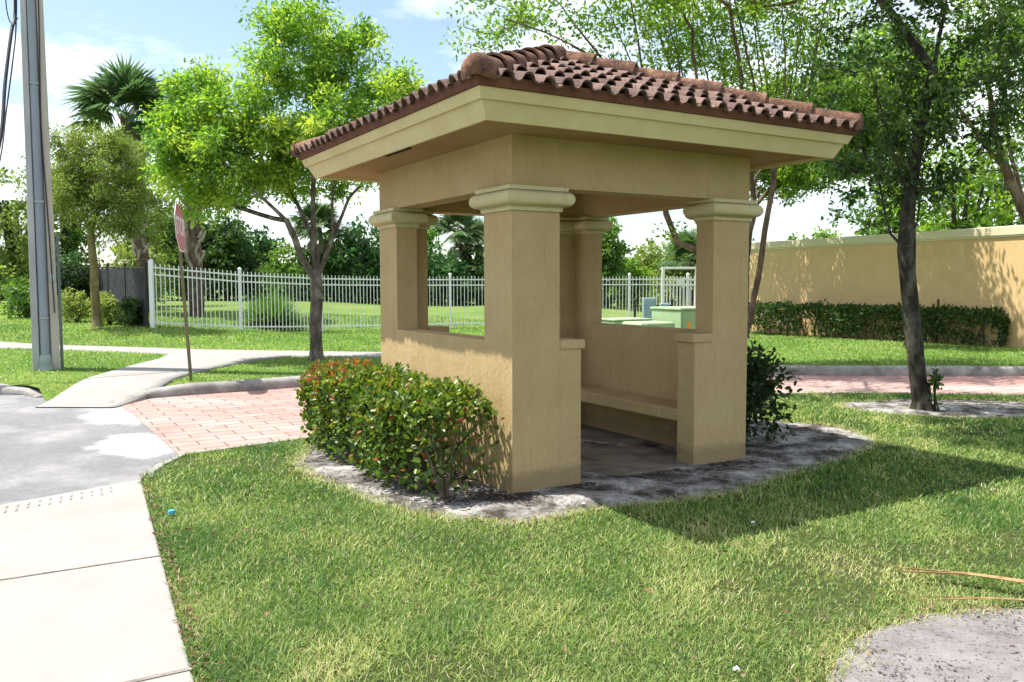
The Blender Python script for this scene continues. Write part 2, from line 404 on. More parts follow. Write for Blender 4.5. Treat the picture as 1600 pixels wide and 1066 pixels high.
M['signback'] = simple('sign_back_metal', (0.33,0.34,0.35), (0.42,0.43,0.44), 4, 0.5, 0.0, metal=0.5)
M['wall_tan'] = stucco('tan_wall_paint', (0.58,0.40,0.20), (0.64,0.455,0.24), dirt=False, streak=0.3)
M['wall_cap'] = simple('cream_wall_coping', (0.56,0.50,0.34), (0.64,0.58,0.41), 1.5, 0.85, 0.2, 30)
M['xf_green'] = simple('utility_green_paint', (0.27,0.38,0.20), (0.33,0.44,0.25), 2, 0.45, 0.03, 30, spec=0.4)
M['xf_dark'] = simple('dark_green_trim', (0.10,0.16,0.075), (0.13,0.20,0.09), 2, 0.5, 0.0)
M['blue_grey'] = simple('blue_grey_cabinet', (0.25,0.35,0.40), (0.33,0.43,0.48), 2, 0.5, 0.03)
M['orange'] = simple('orange_label', (0.75,0.28,0.03), (0.8,0.33,0.05), 3, 0.5, 0.0)
M['black'] = simple('black_paint', (0.015,0.015,0.016), (0.03,0.03,0.032), 3, 0.6, 0.0)
M['frond'] = simple('dry_frond_stem', (0.17,0.09,0.035), (0.40,0.25,0.12), 14, 0.65, 0.3, 60, stretch=(1,1,1))
M['teal_sign'] = simple('teal_sign', (0.02,0.30,0.26), (0.03,0.36,0.31), 3, 0.5, 0.0)
M['blue_cap'] = simple('blue_plastic', (0.05,0.36,0.55), (0.07,0.42,0.62), 3, 0.4, 0.0)
M['paper'] = simple('white_paper', (0.62,0.65,0.70), (0.75,0.77,0.80), 12, 0.7, 0.2)
M['pipe'] = simple('brown_pipe', (0.07,0.04,0.025), (0.12,0.07,0.04), 12, 0.7, 0.1)

# ------------------------------------------------------------------ ground
def sstep(x): x = np.clip(x, 0, 1); return x*x*(3-2*x)
def hf(x, y):
    """height of the lawn beyond the lane"""
    x = np.asarray(x, float); y = np.asarray(y, float)
    a = 0.10*(1 - sstep((y-19)/7))
    m = sstep((x+7.05)/0.35)*(1-sstep((x+5.12)/0.3))*(1-sstep((y-11.15)/2.0))   # the path mouth dips to the road
    a = a - 0.17*m
    b = 0.34*sstep((-x-5.2+np.clip(y-26,0,14)*1.1)/5.2)*sstep((y-20.2)/3.2)
    c = 0.26*sstep((-x-5)/6)*sstep((y-24)/12)
    d = 0.14*np.clip((y-31)/18,0,1)
    return a + b + c + d

g = MB(); g.sheet([(-900,-900),(900,-900),(900,900),(-900,900)], -0.30)
tag(g.build('ground', M['farlawn']), "wide flat grassy ground around the corner", "ground", kind='structure')

# road and lane
LANE_NEAR = [(-3.13,7.77),(-2.82,8.06),(-2.47,8.38),(-2.0,8.78),(-1.2,9.6),(0.0,10.6),(1.5,11.4),(3.0,11.9),(4.2,12.0),(5.5,11.98),(7.2,11.72),(10,11.5),(40,11.3)]
KERB = [(-60,16.2),(-30,13.6),(-12,12.75),(-8.4,12.5),(-7.3,12.4),(-6.95,12.1),(-6.62,11.65),(-6.45,11.42),(-5.75,11.25),(-5.35,11.45),(-5.16,12.02),(-4.75,12.33),(-4.11,12.71),(-3.28,13.3),(-2.0,13.9),(-0.5,14.4),(1.0,14.66),(3,14.75),(5.1,14.75),(6.7,14.62),(8.9,14.52),(14,14.45),(60,14.4)]
g = MB(); g.sheet([(-60,-2),(-0.5,-2),(-0.5,5.5),(-2.9,7.6),(-3.21,7.96),(-4.21,9.55),(-5.67,11.85),(-6.6,13.2),(-60,18)], -0.05)
tag(g.build('road', M['asphalt']), "sun bleached grey asphalt road on the left", "road", kind='structure')
lane_poly = [(-3.21,7.96),(-4.21,9.55),(-5.67,11.85),(-6.3,12.9),(-4.0,13.6),(0,15.4),(5,15.5),(60,15.3),(60,10.5),(10,10.8),(4,11.3),(0,9.8),(-2.2,8.2),(-2.9,7.6)]
g = MB(); g.sheet(lane_poly, -0.046)
tag(g.build('paved_lane', M['paver']), "pink stamped paver lane running behind the shelter", "lane", kind='structure')
# kerb of the far side: stone with a rounded top edge
def kerb(name, line, prof, label, tap=(0,0)):
    """prof: (offset to the left of travel, z)"""
    P = [Vector(p) for p in line]; mb = MB(); vs = []
    for i, p in enumerate(P):
        d = (P[min(i+1,len(P)-1)] - P[max(i-1,0)]).normalized(); nrm = Vector((-d.y, d.x))
        da = sum((P[k+1]-P[k]).length for k in range(i)); db = sum((P[k+1]-P[k]).length for k in range(i,len(P)-1)) if tap[1] else 9
        f = 1.0
        if tap[0]: f = min(f, 0.12 + 0.88*min(1, da/tap[0]))
        if tap[1]: f = min(f, 0.12 + 0.88*min(1, db/tap[1]))
        for o, z in prof: q = p + nrm*o; vs.append((q.x,q.y,-0.05+(z+0.05)*f if z > -0.1 else z))
    K = len(prof); fs = []
    for i in range(len(P)-1):
        for k in range(K):
            fs.append((i*K+k, (i+1)*K+k, (i+1)*K+(k+1)%K, i*K+(k+1)%K))
    fs.append(tuple(range(K))); fs.append(tuple((len(P)-1)*K+k for k in range(K)))
    mb.add(vs, fs)
    return tag(mb.build(name, M['kerb'], smooth=35), label, "kerb", kind='structure')
def dens(line, step=0.35):
    out = []
    for a, b in zip(line[:-1], line[1:]):
        a, b = Vector(a), Vector(b); n = max(1, int((b-a).length/step)); n = min(n, 40)
        for k in range(n): out.append(tuple(a.lerp(b, k/n)))
    out.append(line[-1]); return out
KP = [(0.02,-0.2),(0.0,-0.02),(0.02,0.07),(0.05,0.10),(0.09,0.112),(0.20,0.112),(0.20,-0.2)]
def ramped(line): return line
kerb('kerb', dens(KERB[:6]), KP, "short grey kerb end at the road left of the path", (0,1.0))
kerb('kerb', dens([(-5.42,11.36),(-5.3,11.75)]+KERB[10:]), KP, "long grey kerb along the far side of the paver lane", (1.0,0))
KN = [(0.0,-0.2),(0.0,-0.01),(0.015,0.006),(0.03,0.010),(0.085,0.010),(0.085,-0.2)]
kerb('kerb', dens([(60,11.15),(10,11.35)]+LANE_NEAR[::-1][2:]+[(-3.16,7.3),(-3.13,7.0),(-3.05,6.78)], 0.25), KN, "low flush kerb between the near lawn and the lane")

# far lawn: a sheet starting just behind the kerb
kx = np.array([p[0] for p in KERB]); ky = np.array([p[1] for p in KERB]) + 0.12
xs = np.unique(np.concatenate([np.linspace(-60,60,121), np.linspace(-16,12,113), kx]))
rows = np.concatenate([np.linspace(0,1,70)**1.6])
V = []; 
for x in xs:
    y0 = np.interp(x, kx, ky)
    for r_ in rows:
        y = y0 + r_*(110-y0); V.append((x, y, float(hf(x,y)) - (0.02 if r_ == 0 else 0)))
nr = len(rows); F_ = []
for i in range(len(xs)-1):
    for j in range(nr-1): F_.append((i*nr+j, (i+1)*nr+j, (i+1)*nr+j+1, i*nr+j+1))
tag(npmesh('far_lawn', V, np.array(F_), M['farlawn'], smooth=True), "gently rising lawn beyond the lane and path", "lawn", kind='structure')

# far concrete path, draped with its edges
def drape(name, left, right, mat, label, cat, dz=0.03, n=40, hfun=hf):
    def res(line, n):
        P = [np.array(p, float) for p in line]; L = np.cumsum([0]+[np.linalg.norm(b-a) for a,b in zip(P[:-1],P[1:])])
        s = np.linspace(0, L[-1], n); return np.stack([np.interp(s, L, [p[k] for p in P]) for k in (0,1)], 1)
    A, B = res(left, n), res(right, n); m = 7; V = []
    for i in range(n):
        for k in range(m):
            q = A[i] + (B[i]-A[i])*(k/(m-1)); V.append((q[0],q[1],float(hfun(*q))+dz))
        for q in (A[i],B[i]): V.append((q[0],q[1],float(hfun(*q))-0.1))
    w = m+2; Fq = []
    for i in range(n-1):
        for k in range(m-1): Fq.append((i*w+k,i*w+k+1,(i+1)*w+k+1,(i+1)*w+k))
        Fq.append((i*w,(i+1)*w,(i+1)*w+m,i*w+m)); Fq.append((i*w+m-1,i*w+m+1,(i+1)*w+m+1,(i+1)*w+m-1))
    return tag(npmesh(name, V, np.array(Fq), mat), label, cat, kind='structure')
drape('path', [(-40,24.5),(-13,21.1),(-9.41,19.75),(-6.9,18.75),(-2.8,17.9),(3.5,17.6)], [(-40,22.6),(-12,19.45),(-9.6,18.7),(-6.8,17.45),(-2.7,16.75),(3.5,16.4)], M['walk'], "pale concrete path crossing the far lawn", "path", 0.03, 70)
drape('path', [(-6.38,11.1),(-6.55,12.2),(-6.75,13.8),(-6.88,15.0),(-6.95,16.4),(-7.25,17.75)], [(-5.3,11.05),(-5.22,12.1),(-5.3,13.5),(-5.2,14.9),(-5.0,16.0),(-4.5,16.95)], M['walk'], "pale concrete path branch running down to the road", "path", 0.034, 40)

# near sidewalk
p_r = Vector((-3.04,6.75)); d_r = Vector((1.76,-3.49)).normalized(); n_r = Vector((-d_r.y*-1, -d_r.x)) 
def sw(a, b):   # a along the edge towards the camera, b to the left of it
    q = p_r + d_r*a + Vector((d_r.y, -d_r.x))*b; return (q.x, q.y)
SWW = 1.95
g = MB(); g.prism([sw(0,0), sw(0.80,SWW), sw(12,SWW), sw(12,0)], -0.25, 0.006)
tag(g.build('sidewalk', M['walk'], bevel=0.012), "white concrete sidewalk slab strip in the near corner", "sidewalk", kind='structure')
g = MB()
for a0, w_ in ((2.16,0.014),(3.78,0.024),(5.4,0.02)):
    g.sheet([sw(a0,0.0),sw(a0+0.05,SWW*0.5),sw(a0+0.0,SWW-0.002),sw(a0+w_,SWW-0.002),sw(a0+0.05+w_,SWW*0.5),sw(a0+w_,0.0)], 0.010)
tag(g.build('sidewalk_joint', M['joint']), "dark dirty joints across the white sidewalk", "joints", kind='structure')
g = MB(); r_ = random.Random(4)
t = NT('faint_groove'); t.base(t.ramp(t.noise(40,4,0.7), [(0.42,(0.20,0.19,0.18)),(0.58,(0.30,0.288,0.27))]), 0.95, 0.1); M['groove'] = t.m
for i in range(13):
    b = 0.22 + i*0.068; a = 0.41*b + 0.09
    for k in range(2):
        a1 = a + k*0.13 + r_.uniform(-.01,.01); l_ = r_.uniform(0.05,0.10)
        g.sheet([sw(a1,b),sw(a1,b+0.014),sw(a1+l_,b+0.016),sw(a1+l_,b+0.002)], 0.0105)
tag(g.build('ramp_groove', M['groove']), "row of faint worn grooves in the sidewalk ramp", "grooves", kind='structure')

# near lawn
LAWN = [sw(0.02,0),(-3.06,6.80),(-3.10,7.0),(-3.10,7.3),(-3.08,7.73)] + [(x+0.08,y-0.08) for x,y in LANE_NEAR[1:]] + [(40,-6),(3.4,-6)]
LAWN[-1] = sw(14.0,0)
xs = np.linspace(0,1,2)
g = MB(); g.sheet(LAWN, 0.0)
tag(g.build('lawn', M['soil']), "near lawn of mixed green and straw coloured grass", "lawn", kind='structure')

# sandy bed around the shelter, gently mounded
BED = [(-1.93,7.30),(-1.99,7.75),(-2.02,8.15),(-1.75,8.75),(-1.3,9.35),(0.0,10.1),(1.0,10.45),(2.2,10.2),(2.93,9.65),(3.55,9.25),(3.72,8.85),(3.62,8.2),(3.1,7.55),(2.5,6.95),(2.01,6.55),(1.6,6.2),(1.19,5.98),(0.59,5.84),(0.3,5.6),(0.08,5.47),(-0.2,5.46),(-0.53,5.62),(-0.85,5.88),(-1.16,6.21),(-1.5,6.6),(-1.75,6.95)]
def smooth_poly(P, it=2):
    for _ in range(it):
        Q = []
        for a, b in zip(P, P[1:]+P[:1]):
            Q += [(0.75*a[0]+0.25*b[0],0.75*a[1]+0.25*b[1]),(0.25*a[0]+0.75*b[0],0.25*a[1]+0.75*b[1])]
        P = Q
    return P
def pip(px, py, poly):
    px = np.asarray(px); py = np.asarray(py); ins = np.zeros(px.shape, bool); n = len(poly); j = n-1
    for i in range(n):
        xi, yi = poly[i]; xj, yj = poly[j]
        c = ((yi > py) != (yj > py)) & (px < (xj-xi)*(py-yi)/((yj-yi) if abs(yj-yi) > 1e-12 else 1e-12)+xi)
        ins ^= c; j = i
    return ins
r_ = random.Random(2)
BEDS = smooth_poly(BED, 2)
BEDS = [(x + r_.uniform(-.03,.03), y + r_.uniform(-.03,.03)) for x, y in BEDS]
def mound(name, poly, mat, label, zc, seed):
    cx = sum(p[0] for p in poly)/len(poly); cy = sum(p[1] for p in poly)/len(poly); n = len(poly); V = []; rr = np.linspace(0,1,26); lr = np.random.default_rng(seed)
    ph = lr.uniform(0,6.28,12); fx = lr.uniform(1.5,9,12); fy = lr.uniform(1.5,9,12)
    for r0 in rr:
        for x, y in poly:
            qx, qy = cx+(x-cx)*r0, cy+(y-cy)*r0
            bumpz = float(np.sum(np.sin(qx*fx+qy*fy+ph)))*0.004
            edge = sstep((1-r0)/0.12)
            V.append((qx,qy,0.004 + float(edge)*max(0.004, zc + bumpz)))
    F_ = [(i*n+k,(i+1)*n+k,(i+1)*n+(k+1)%n,i*n+(k+1)%n) for i in range(len(rr)-1) for k in range(n)]
    return tag(npmesh(name, V, np.array(F_), mat, smooth=True), label, "planting bed", kind='structure')
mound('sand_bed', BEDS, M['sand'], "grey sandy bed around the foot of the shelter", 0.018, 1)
BEDC = smooth_poly([(4.15,10.55),(4.5,10.05),(5.3,9.75),(6.2,9.6),(7.0,9.9),(7.1,10.8),(6.2,11.2),(5.0,11.2),(4.3,11.0)], 2)
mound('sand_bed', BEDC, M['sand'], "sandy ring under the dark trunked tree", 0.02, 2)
BARE = smooth_poly([(1.15,3.05),(1.36,3.42),(1.62,3.72),(1.9,3.88),(2.2,3.99),(2.62,4.03),(3.4,3.95),(4.2,3.4),(4.2,1.5),(1.0,1.5)], 2)
BARE = [(x + r_.uniform(-.02,.02), y + r_.uniform(-.02,.02)) for x, y in BARE]
mound('bare_sand_patch', BARE, M['bare'], "bare speckled sand patch in the lawn corner", 0.010, 3)

# ------------------------------------------------------------------ shelter
TH = 1.03173909; PC = (0.0011, 6.1721)
WX, DY = 2.438, 2.563; PA, ST, WT = 0.423, 0.201, 0.21
ZS, ZC0, ZB, ZBT = 1.156, 2.135, 2.310, 2.688
sh = empty('shelter', (PC[0],PC[1],0), "ochre stucco shelter with a red clay tiled hip roof", "shelter", math.pi/2 - TH)
g = MB(); g.box(0.03,WX-0.03,0.03,DY-0.03,-0.1,0.032); g.build('floor_slab', M['floor'], sh, 0.01)
# low C shaped walls, pillars, capitals
def mirx(poly): return [(WX-x,y) for x,y in poly][::-1]
Cl = [(0,0),(PA+ST,0),(PA+ST,WT),(WT,WT),(WT,DY-WT),(PA+ST,DY-WT),(PA+ST,DY),(0,DY)]
for poly, flip in ((Cl,False),(mirx(Cl),True)):
    g = MB(); g.prism(poly, -0.12, ZS)
    w_ = g.build('low_wall', M['stucco'], sh)
    # coping slabs on the doorway stubs
    for y0 in (-0.004, DY-WT-0.004):
        g = MB(); x0, x1 = PA+0.004, PA+ST+0.034
        if flip: x0, x1 = WX-x1, WX-x0
        g.box(x0, x1, y0-0.008, y0+WT+0.016, ZS-0.068, ZS+0.004)
        g.build('coping', M['stucco'], w_, 0.008)
Lp = [(0,0),(PA,0),(PA,WT),(WT,WT),(WT,PA),(0,PA)]
def miry(poly): return [(x,DY-y) for x,y in poly][::-1]
for poly in (Lp, mirx(Lp), miry(Lp), mirx(miry(Lp))):
    g = MB(); g.prism(poly, ZS, ZB-0.002)
    pl = g.build('pillar', M['stucco'], sh)
    g = MB()
    prof = [(-0.02,ZC0),(0.016,ZC0),(0.018,ZC0+0.024),(0.030,ZC0+0.034)]
    for k in range(11):
        a = -math.pi/2 + math.pi*k/10
        prof.append((0.034 + 0.052*math.cos(a), ZC0+0.034+0.056 + 0.056*math.sin(a)))
    prof += [(0.034,ZC0+0.147),(0.048,ZC0+0.149),(0.050,ZC0+0.172),(0.046,ZB+0.004),(-0.02,ZB+0.004)]
    g.sweep(poly, prof)
    g.build('capital', M['cap'], pl, smooth=40)
# beam ring
g = MB()
o_ = [(0,0),(WX,0),(WX,DY),(0,DY)]
g.sweep(o_, [(0,ZB),(0,ZBT),(-WT,ZBT),(-WT,ZB)], closed_prof=True)
g.build('beam', M['stucco'], sh, 0.006)
# soffit and inner ceiling
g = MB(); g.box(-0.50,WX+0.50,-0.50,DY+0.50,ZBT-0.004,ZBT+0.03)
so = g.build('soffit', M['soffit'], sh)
g = MB(); g.box(-0.465,-0.375,0.93,1.42,ZBT-0.012,ZBT+0.01)
for k in range(6): g.box(-0.465+0.012+k*0.014,-0.465+0.017+k*0.014,0.935,1.415,ZBT-0.017,ZBT-0.011)
g.build('vent', M['dark'], so)
# fascia: two stepped cream boards
g = MB()
g.sweep(o_, [(0.45,ZBT-0.001),(0.462,2.658),(0.486,2.656),(0.540,2.764),(0.543,2.770),(0.566,2.772),(0.592,2.838),(0.592,2.842),(0.45,2.85)])
g.build('fascia', M['cream'], sh)
# reddish eave board under the tiles
g = MB(); g.sweep(o_, [(0.50,2.839),(0.598,2.843),(0.612,2.845),(0.640,2.905),(0.50,2.93)])
g.build('eave_board', M['eaveboard'], sh)

# clay tile roof: four pitches of barrel tiles in overlapping courses
OV = 0.632; Z0 = 2.870; ZP = 3.635
cxp, cyp = WX/2, DY/2; Ax, Ay = WX/2+OV, DY/2+OV
Vt = []; Ft = []; Tt = []
def tile_profile(u):
    """u in 0..1 over one tile: a barrel and a pan"""
    w = 0.62
    if u < w: return 0.047*math.sqrt(max(0.0, 1-(2*u/w-1)**2))**1.0
    q = (u-w)/(1-w); return -0.012*math.sin(math.pi*q)
NC = 6
rt = random.Random(11)
for side in range(4):
    half, run = (Ax, Ay) if side % 2 == 0 else (Ay, Ax)
    slope = math.hypot(run, ZP-Z0); pitch = 2*half/round(2*half/0.152)
    ntile = round(2*half/pitch); per = 12
    ca, sa = run/slope, (ZP-Z0)/slope
    def to3(e, d, h):
        # e along eave (-half..half), d up the slope, h off the slope
        out = run - d*ca + h*sa; z = Z0 + d*sa + h*ca
        if side == 0: return (cxp+e, cyp-out, z)
        if side == 1: return (cxp+out, cyp+e, z)
        if side == 2: return (cxp-e, cyp+out, z)
        return (cxp-out, cyp-e, z)
    exp = slope/NC
    for cr in range(NC):
        d0 = cr*exp - (0.03 if cr == 0 else 0.0); d1 = min(slope, (cr+1)*exp + 0.06)
        for ti in range(ntile):
            tn = rt.random(); jit = rt.uniform(-0.012,0.012); lift = rt.uniform(-0.004,0.006)
            es = [-half + (ti + k/per)*pitch for k in range(per+1)]
            hmax = half*(1 - (cr*exp)/slope) + 0.02
            ring = []
            for k, e in enumerate(es):
                u = k/per; p = tile_profile(u)
                ring.append((e, p))
            if min(abs(es[0]), abs(es[-1])) > hmax: continue
            base = len(Vt); K = per+1
            dd = [d0+jit, (d0+d1)/2, d1]
            for layer in (0,1):                       # top skin, then the underside
                for di, d in enumerate(dd):
                    fr = di/2.0
                    for e, p in ring:
                        lim = half*(1 - max(0,d)/slope) + 0.03
                        ee = max(-lim, min(lim, e))
                        h = p*(1.0-0.25*fr) + 0.046*(1-fr) + lift*(1-fr) - 0.004 - (0.013 if layer else 0.0)
                        Vt.append(to3(ee, d, h)); Tt.append(tn)
            for layer in (0,1):
                o2 = base + layer*3*K
                for di in range(2):
                    for k in range(per):
                        q = (o2+di*K+k, o2+di*K+k+1, o2+(di+1)*K+k+1, o2+(di+1)*K+k)
                        Ft.append(q if layer == 0 else q[::-1])
            for k in range(per): Ft.append((base+k+1, base+k, base+3*K+k, base+3*K+k+1))
roof = npmesh('roof', Vt, np.array(Ft), M['tile'], sh, Tt, smooth=True)
roof.data.set_sharp_from_angle(angle=rad(50))
# the roof deck below the tiles
g = MB()
e1 = OV-0.03
g.add([(-e1,-e1,Z0-0.01),(WX+e1,-e1,Z0-0.01),(WX+e1,DY+e1,Z0-0.01),(-e1,DY+e1,Z0-0.01),(cxp,cyp,ZP-0.02)],
      [(0,1,4),(1,2,4),(2,3,4),(3,0,4),(3,2,1,0)])
g.build('roof_deck', M['dark'], roof)
# hip caps
def half_barrel(p0, p1, r0, r1, th=0.016, n=12):
    a, b = Vector(p0), Vector(p1); d = (b-a).normalized(); side = d.cross(Vector((0,0,1))).normalized(); up = side.cross(d).normalized()
    vs = []
    for (p, r) in ((a,r0),(a.lerp(b,0.5),(r0+r1)/2),(b,r1)):
        for rr in (r, r-th):
            for k in range(n+1):
                ang = math.pi*(-0.10 + 1.20*k/n)
                vs.append(p + side*math.cos(ang)*rr + up*(math.sin(ang)*rr*1.05))
    N = n+1; fs = []
    for s in range(2):
        for k in range(n):
            o = s*2*N
            fs.append((o+k,o+k+1,o+2*N+k+1,o+2*N+k)); fs.append((o+N+k+1,o+N+k,o+3*N+k,o+3*N+k+1))
    for k in range(n):
        fs.append((k,N+k,N+k+1,k+1)); o = 4*N; fs.append((o+k,o+k+1,o+N+k+1,o+N+k))
    for s in range(2):
        for k in (0,n):
            o = s*2*N; q = (o+k,o+2*N+k,o+3*N+k,o+N+k); fs.append(q if k else q[::-1])
    return vs, fs
apex = Vector((cxp,cyp,ZP+0.03))
NH = 7
for ci, (sx, sy) in enumerate(((-1,-1),(1,-1),(1,1),(-1,1))):
    cor = Vector((cxp+sx*(Ax-0.025), cyp+sy*(Ay-0.025), Z0+0.022))
    for k in range(NH):
        f0 = k/NH; f1 = min(1.0, (k+1)/NH + 0.028)
        p0 = cor.lerp(apex, f0); p1 = cor.lerp(apex, f1)
        p0 = p0 + Vector((0,0,0.022+rt.uniform(-.004,.006)))
        g = MB(); vs, fs = half_barrel(p0, p1, 0.106*rt.uniform(0.96,1.04), 0.086)
        g.add(vs, fs)
        if k == 0:       # closed, rounded starter tile
            d = (apex-cor).normalized(); sd_ = d.cross(Vector((0,0,1))).normalized(); up = sd_.cross(d).normalized()
            vs = []; fs = []; n1, n2 = 7, 14
            for i in range(n1+1):
                ph = math.pi/2*i/n1
                for j in range(n2+1):
                    an = math.pi*(-0.12+1.24*j/n2)
                    vs.append(p0 + d*0.01 - d*math.sin(ph)*0.065 + (sd_*math.cos(an)+up*math.sin(an)*1.05)*0.117*math.cos(ph))
            N2 = n2+1
            for i in range(n1):
                for j in range(n2): fs.append((i*N2+j,i*N2+j+1,(i+1)*N2+j+1,(i+1)*N2+j))
            g.add(vs, fs)
        g.build('hip_cap', M['ridge'], roof, smooth=45)
g = MB(); g.lathe([(0.155,ZP-0.05),(0.15,ZP+0.07),(0.11,ZP+0.125),(0.04,ZP+0.145),(0.01,ZP+0.147)], 18, cxp, cyp)
g.build('peak_cap', M['ridge'], roof, smooth=50)
# bench along the right hand wall
g = MB(); g.box(1.86,WX-WT-0.003,WT+0.003,DY-WT-0.003,0.37,0.48)
b_ = g.build('bench', M['stucco'], sh, 0.010)

def S2W(t_, s_, z=0.0):
    F = Vector((math.sin(TH),math.cos(TH))); L = Vector((-F.y,F.x)); q = Vector(PC)+F*t_+L*s_
    return (q.x,q.y,z)
SHELTER = [S2W(0,0)[:2],S2W(WX,0)[:2],S2W(WX,DY)[:2],S2W(0,DY)[:2]]

# ------------------------------------------------------------------ foliage tools
TEMPL = {
 'rhomb': (np.array([(0,0,0),(0.45,0.5,0.06),(1,0,0),(0.45,-0.5,0.06)],float), np.array([(0,1,2,3)])),
 'oval':  (np.array([(0,0,0),(0.28,0.42,0.08),(0.72,0.40,0.08),(1,0,-0.05),(0.72,-0.40,0.08),(0.28,-0.42,0.08)],float), np.array([(0,1,2,3),(0,3,4,5)])),
 'strip': (np.array([(0,0.5,0),(0,-0.5,0),(1,-0.06,-0.15),(1,0.06,-0.15)],float), np.array([(0,1,2,3)])),
}
def leaves(P, N, D, length, width, kind='rhomb'):
    """P positions, N normals, D directions -> verts, faces"""
    T, Fc = TEMPL[kind]; n = len(P)
    D = D/np.linalg.norm(D,axis=1,keepdims=True).clip(1e-9)
    N = N - D*np.sum(N*D,1,keepdims=True); N = N/np.linalg.norm(N,axis=1,keepdims=True).clip(1e-9)
    B = np.cross(N,D)
    length = np.broadcast_to(np.asarray(length,float),(n,)); width = np.broadcast_to(np.asarray(width,float),(n,))
    V = (P[:,None,:] + D[:,None,:]*(T[None,:,0,None]*length[:,None,None]) + B[:,None,:]*(T[None,:,1,None]*width[:,None,None])
         + N[:,None,:]*(T[None,:,2,None]*length[:,None,None]))
    F = (Fc[None] + (np.arange(n)*len(T))[:,None,None]).reshape(-1,Fc.shape[1])
    return V.reshape(-1,3), F, len(T)

def crown_mesh(name, centers, rads, per, size, mat, parent, r, kind='rhomb', aspect=0.5, tint_c=None, flat=0.75, up=0.5, droop=0.2, tspread=0.16):
    n = len(centers)*per
    idx = np.repeat(np.arange(len(centers)), per)
    off = r.normal(size=(n,3)); off /= np.linalg.norm(off,axis=1,keepdims=True)
    off *= (r.random((n,1))**0.55)
    off[:,2] *= flat
    P = centers[idx] + off*rads[idx][:,None]
    N = r.normal(size=(n,3))*0.8; N[:,2] += up
    D = off*1.0 + r.normal(size=(n,3))*0.7; D[:,2] -= droop
    L = size*r.uniform(0.65,1.3,n)
    V, F, k = leaves(P, N, D, L, L*aspect, kind)
    tc_ = r.normal(0.45,0.16,len(centers)) if tint_c is None else tint_c
    ti = np.clip(tc_[idx] + r.normal(0,tspread,n), 0, 1)
    return npmesh(name, V, F, mat, parent, np.repeat(ti,k))

def grow(mb, trunks, att, r, rtip=0.008, rbase=0.15, wob=0.12, nseg=5, sides=7, expo=1.95):
    """skeleton: given trunk polylines [(x,y,z)...], then every attractor joined to the nearest node by a bent branch"""
    pts = []; par = []
    def addnode(p, q): pts.append(np.array(p,float)); par.append(q); return len(pts)-1
    for tr in trunks:
        parent = -1
        start = np.array(tr[0],float)
        if pts and len(tr) > 1:
            d = [np.linalg.norm(start-p) for p in pts]; j = int(np.argmin(d))
            if d[j] < 0.35: parent = j
        prev = start if parent < 0 else pts[parent]
        if parent < 0: parent = addnode(start, -1)
        for q in tr[1:]:
            q = np.array(q,float); L = np.linalg.norm(q-prev); k = max(1,int(L/0.35))
            for i in range(1,k+1):
                p = prev + (q-prev)*i/k + (r.normal(size=3)*0.012 if i < k else 0)
                parent = addnode(p, parent)
            prev = q
    root = pts[0].copy()
    order = np.argsort([np.min(np.linalg.norm(np.array(pts)-a,axis=1)) for a in att]) if len(att) else []
    for ai in order:
        a = att[ai]; A = np.array(pts); d = np.linalg.norm(A-a,axis=1) + np.where(A[:,2] > a[2]-0.05, 0.5, 0.0) + np.where(A[:,2] < root[2]+0.9, 5.0, 0.0)
        j = int(np.argmin(d)); p0 = A[j]; L = np.linalg.norm(a-p0); k = max(2,min(nseg,int(L/0.22)))
        mid = (p0+a)/2 + r.normal(size=3)*wob*L + np.array([0,0,-0.05*L])
        parent = j
        for i in range(1,k+1):
            s = i/k; p = (1-s)**2*p0 + 2*s*(1-s)*mid + s*s*a
            parent = addnode(p, parent)
    n = len(pts); ch = [[] for _ in range(n)]
    for i, q in enumerate(par):
        if q >= 0: ch[q].append(i)
    rr = np.zeros(n)
    for i in range(n-1,-1,-1):
        rr[i] = rtip if not ch[i] else max(rtip,(sum(rr[c]**expo for c in ch[i]))**(1/expo))
    roots = [i for i in range(n) if par[i] < 0]
    sc = rbase/rr[roots[0]]
    rr = rtip + (rr-rtip)*((rbase-rtip)/max(1e-6,rr[roots[0]]-rtip))
    zz_ = np.array([p[2] for p in pts]); rr = np.maximum(rtip, rr*(1-0.55*np.clip((zz_-zz_[0]-1.2)/max(1e-6,zz_.max()-zz_[0]-1.2),0,1)))
    stack = [(q,None) for q in roots]
    while stack:
        i, frm = stack.pop()
        chain = [i] if frm is None else [frm,i]
        while ch[chain[-1]]:
            cs = sorted(ch[chain[-1]], key=lambda c: -rr[c])
            for c in cs[1:]: stack.append((c, chain[-1]))
            chain.append(cs[0])
        R = [rr[c] for c in chain]
        if frm is not None: R[0] = min(rr[frm]*0.9, R[1]*1.15)
        m = max(R); sd_ = sides+4 if m > 0.09 else (sides if m > 0.03 else 4)
        if len(chain) > 1: mb.tube([pts[c] for c in chain], R, sd_)
    return np.array(pts)

def ell(lobes, n, r, shell=0.5):
    """sample points in a list of ellipsoids (cx,cy,cz,rx,ry,rz), weighted by volume"""
    w = np.array([l[3]*l[4]*l[5] for l in lobes])**0.8; w = w/w.sum()
    k = r.choice(len(lobes), n, p=w); d = r.normal(size=(n,3)); d /= np.linalg.norm(d,axis=1,keepdims=True)
    rad_ = r.random((n,1))**shell
    Lb = np.array(lobes)
    return Lb[k,:3] + d*rad_*Lb[k,3:6]

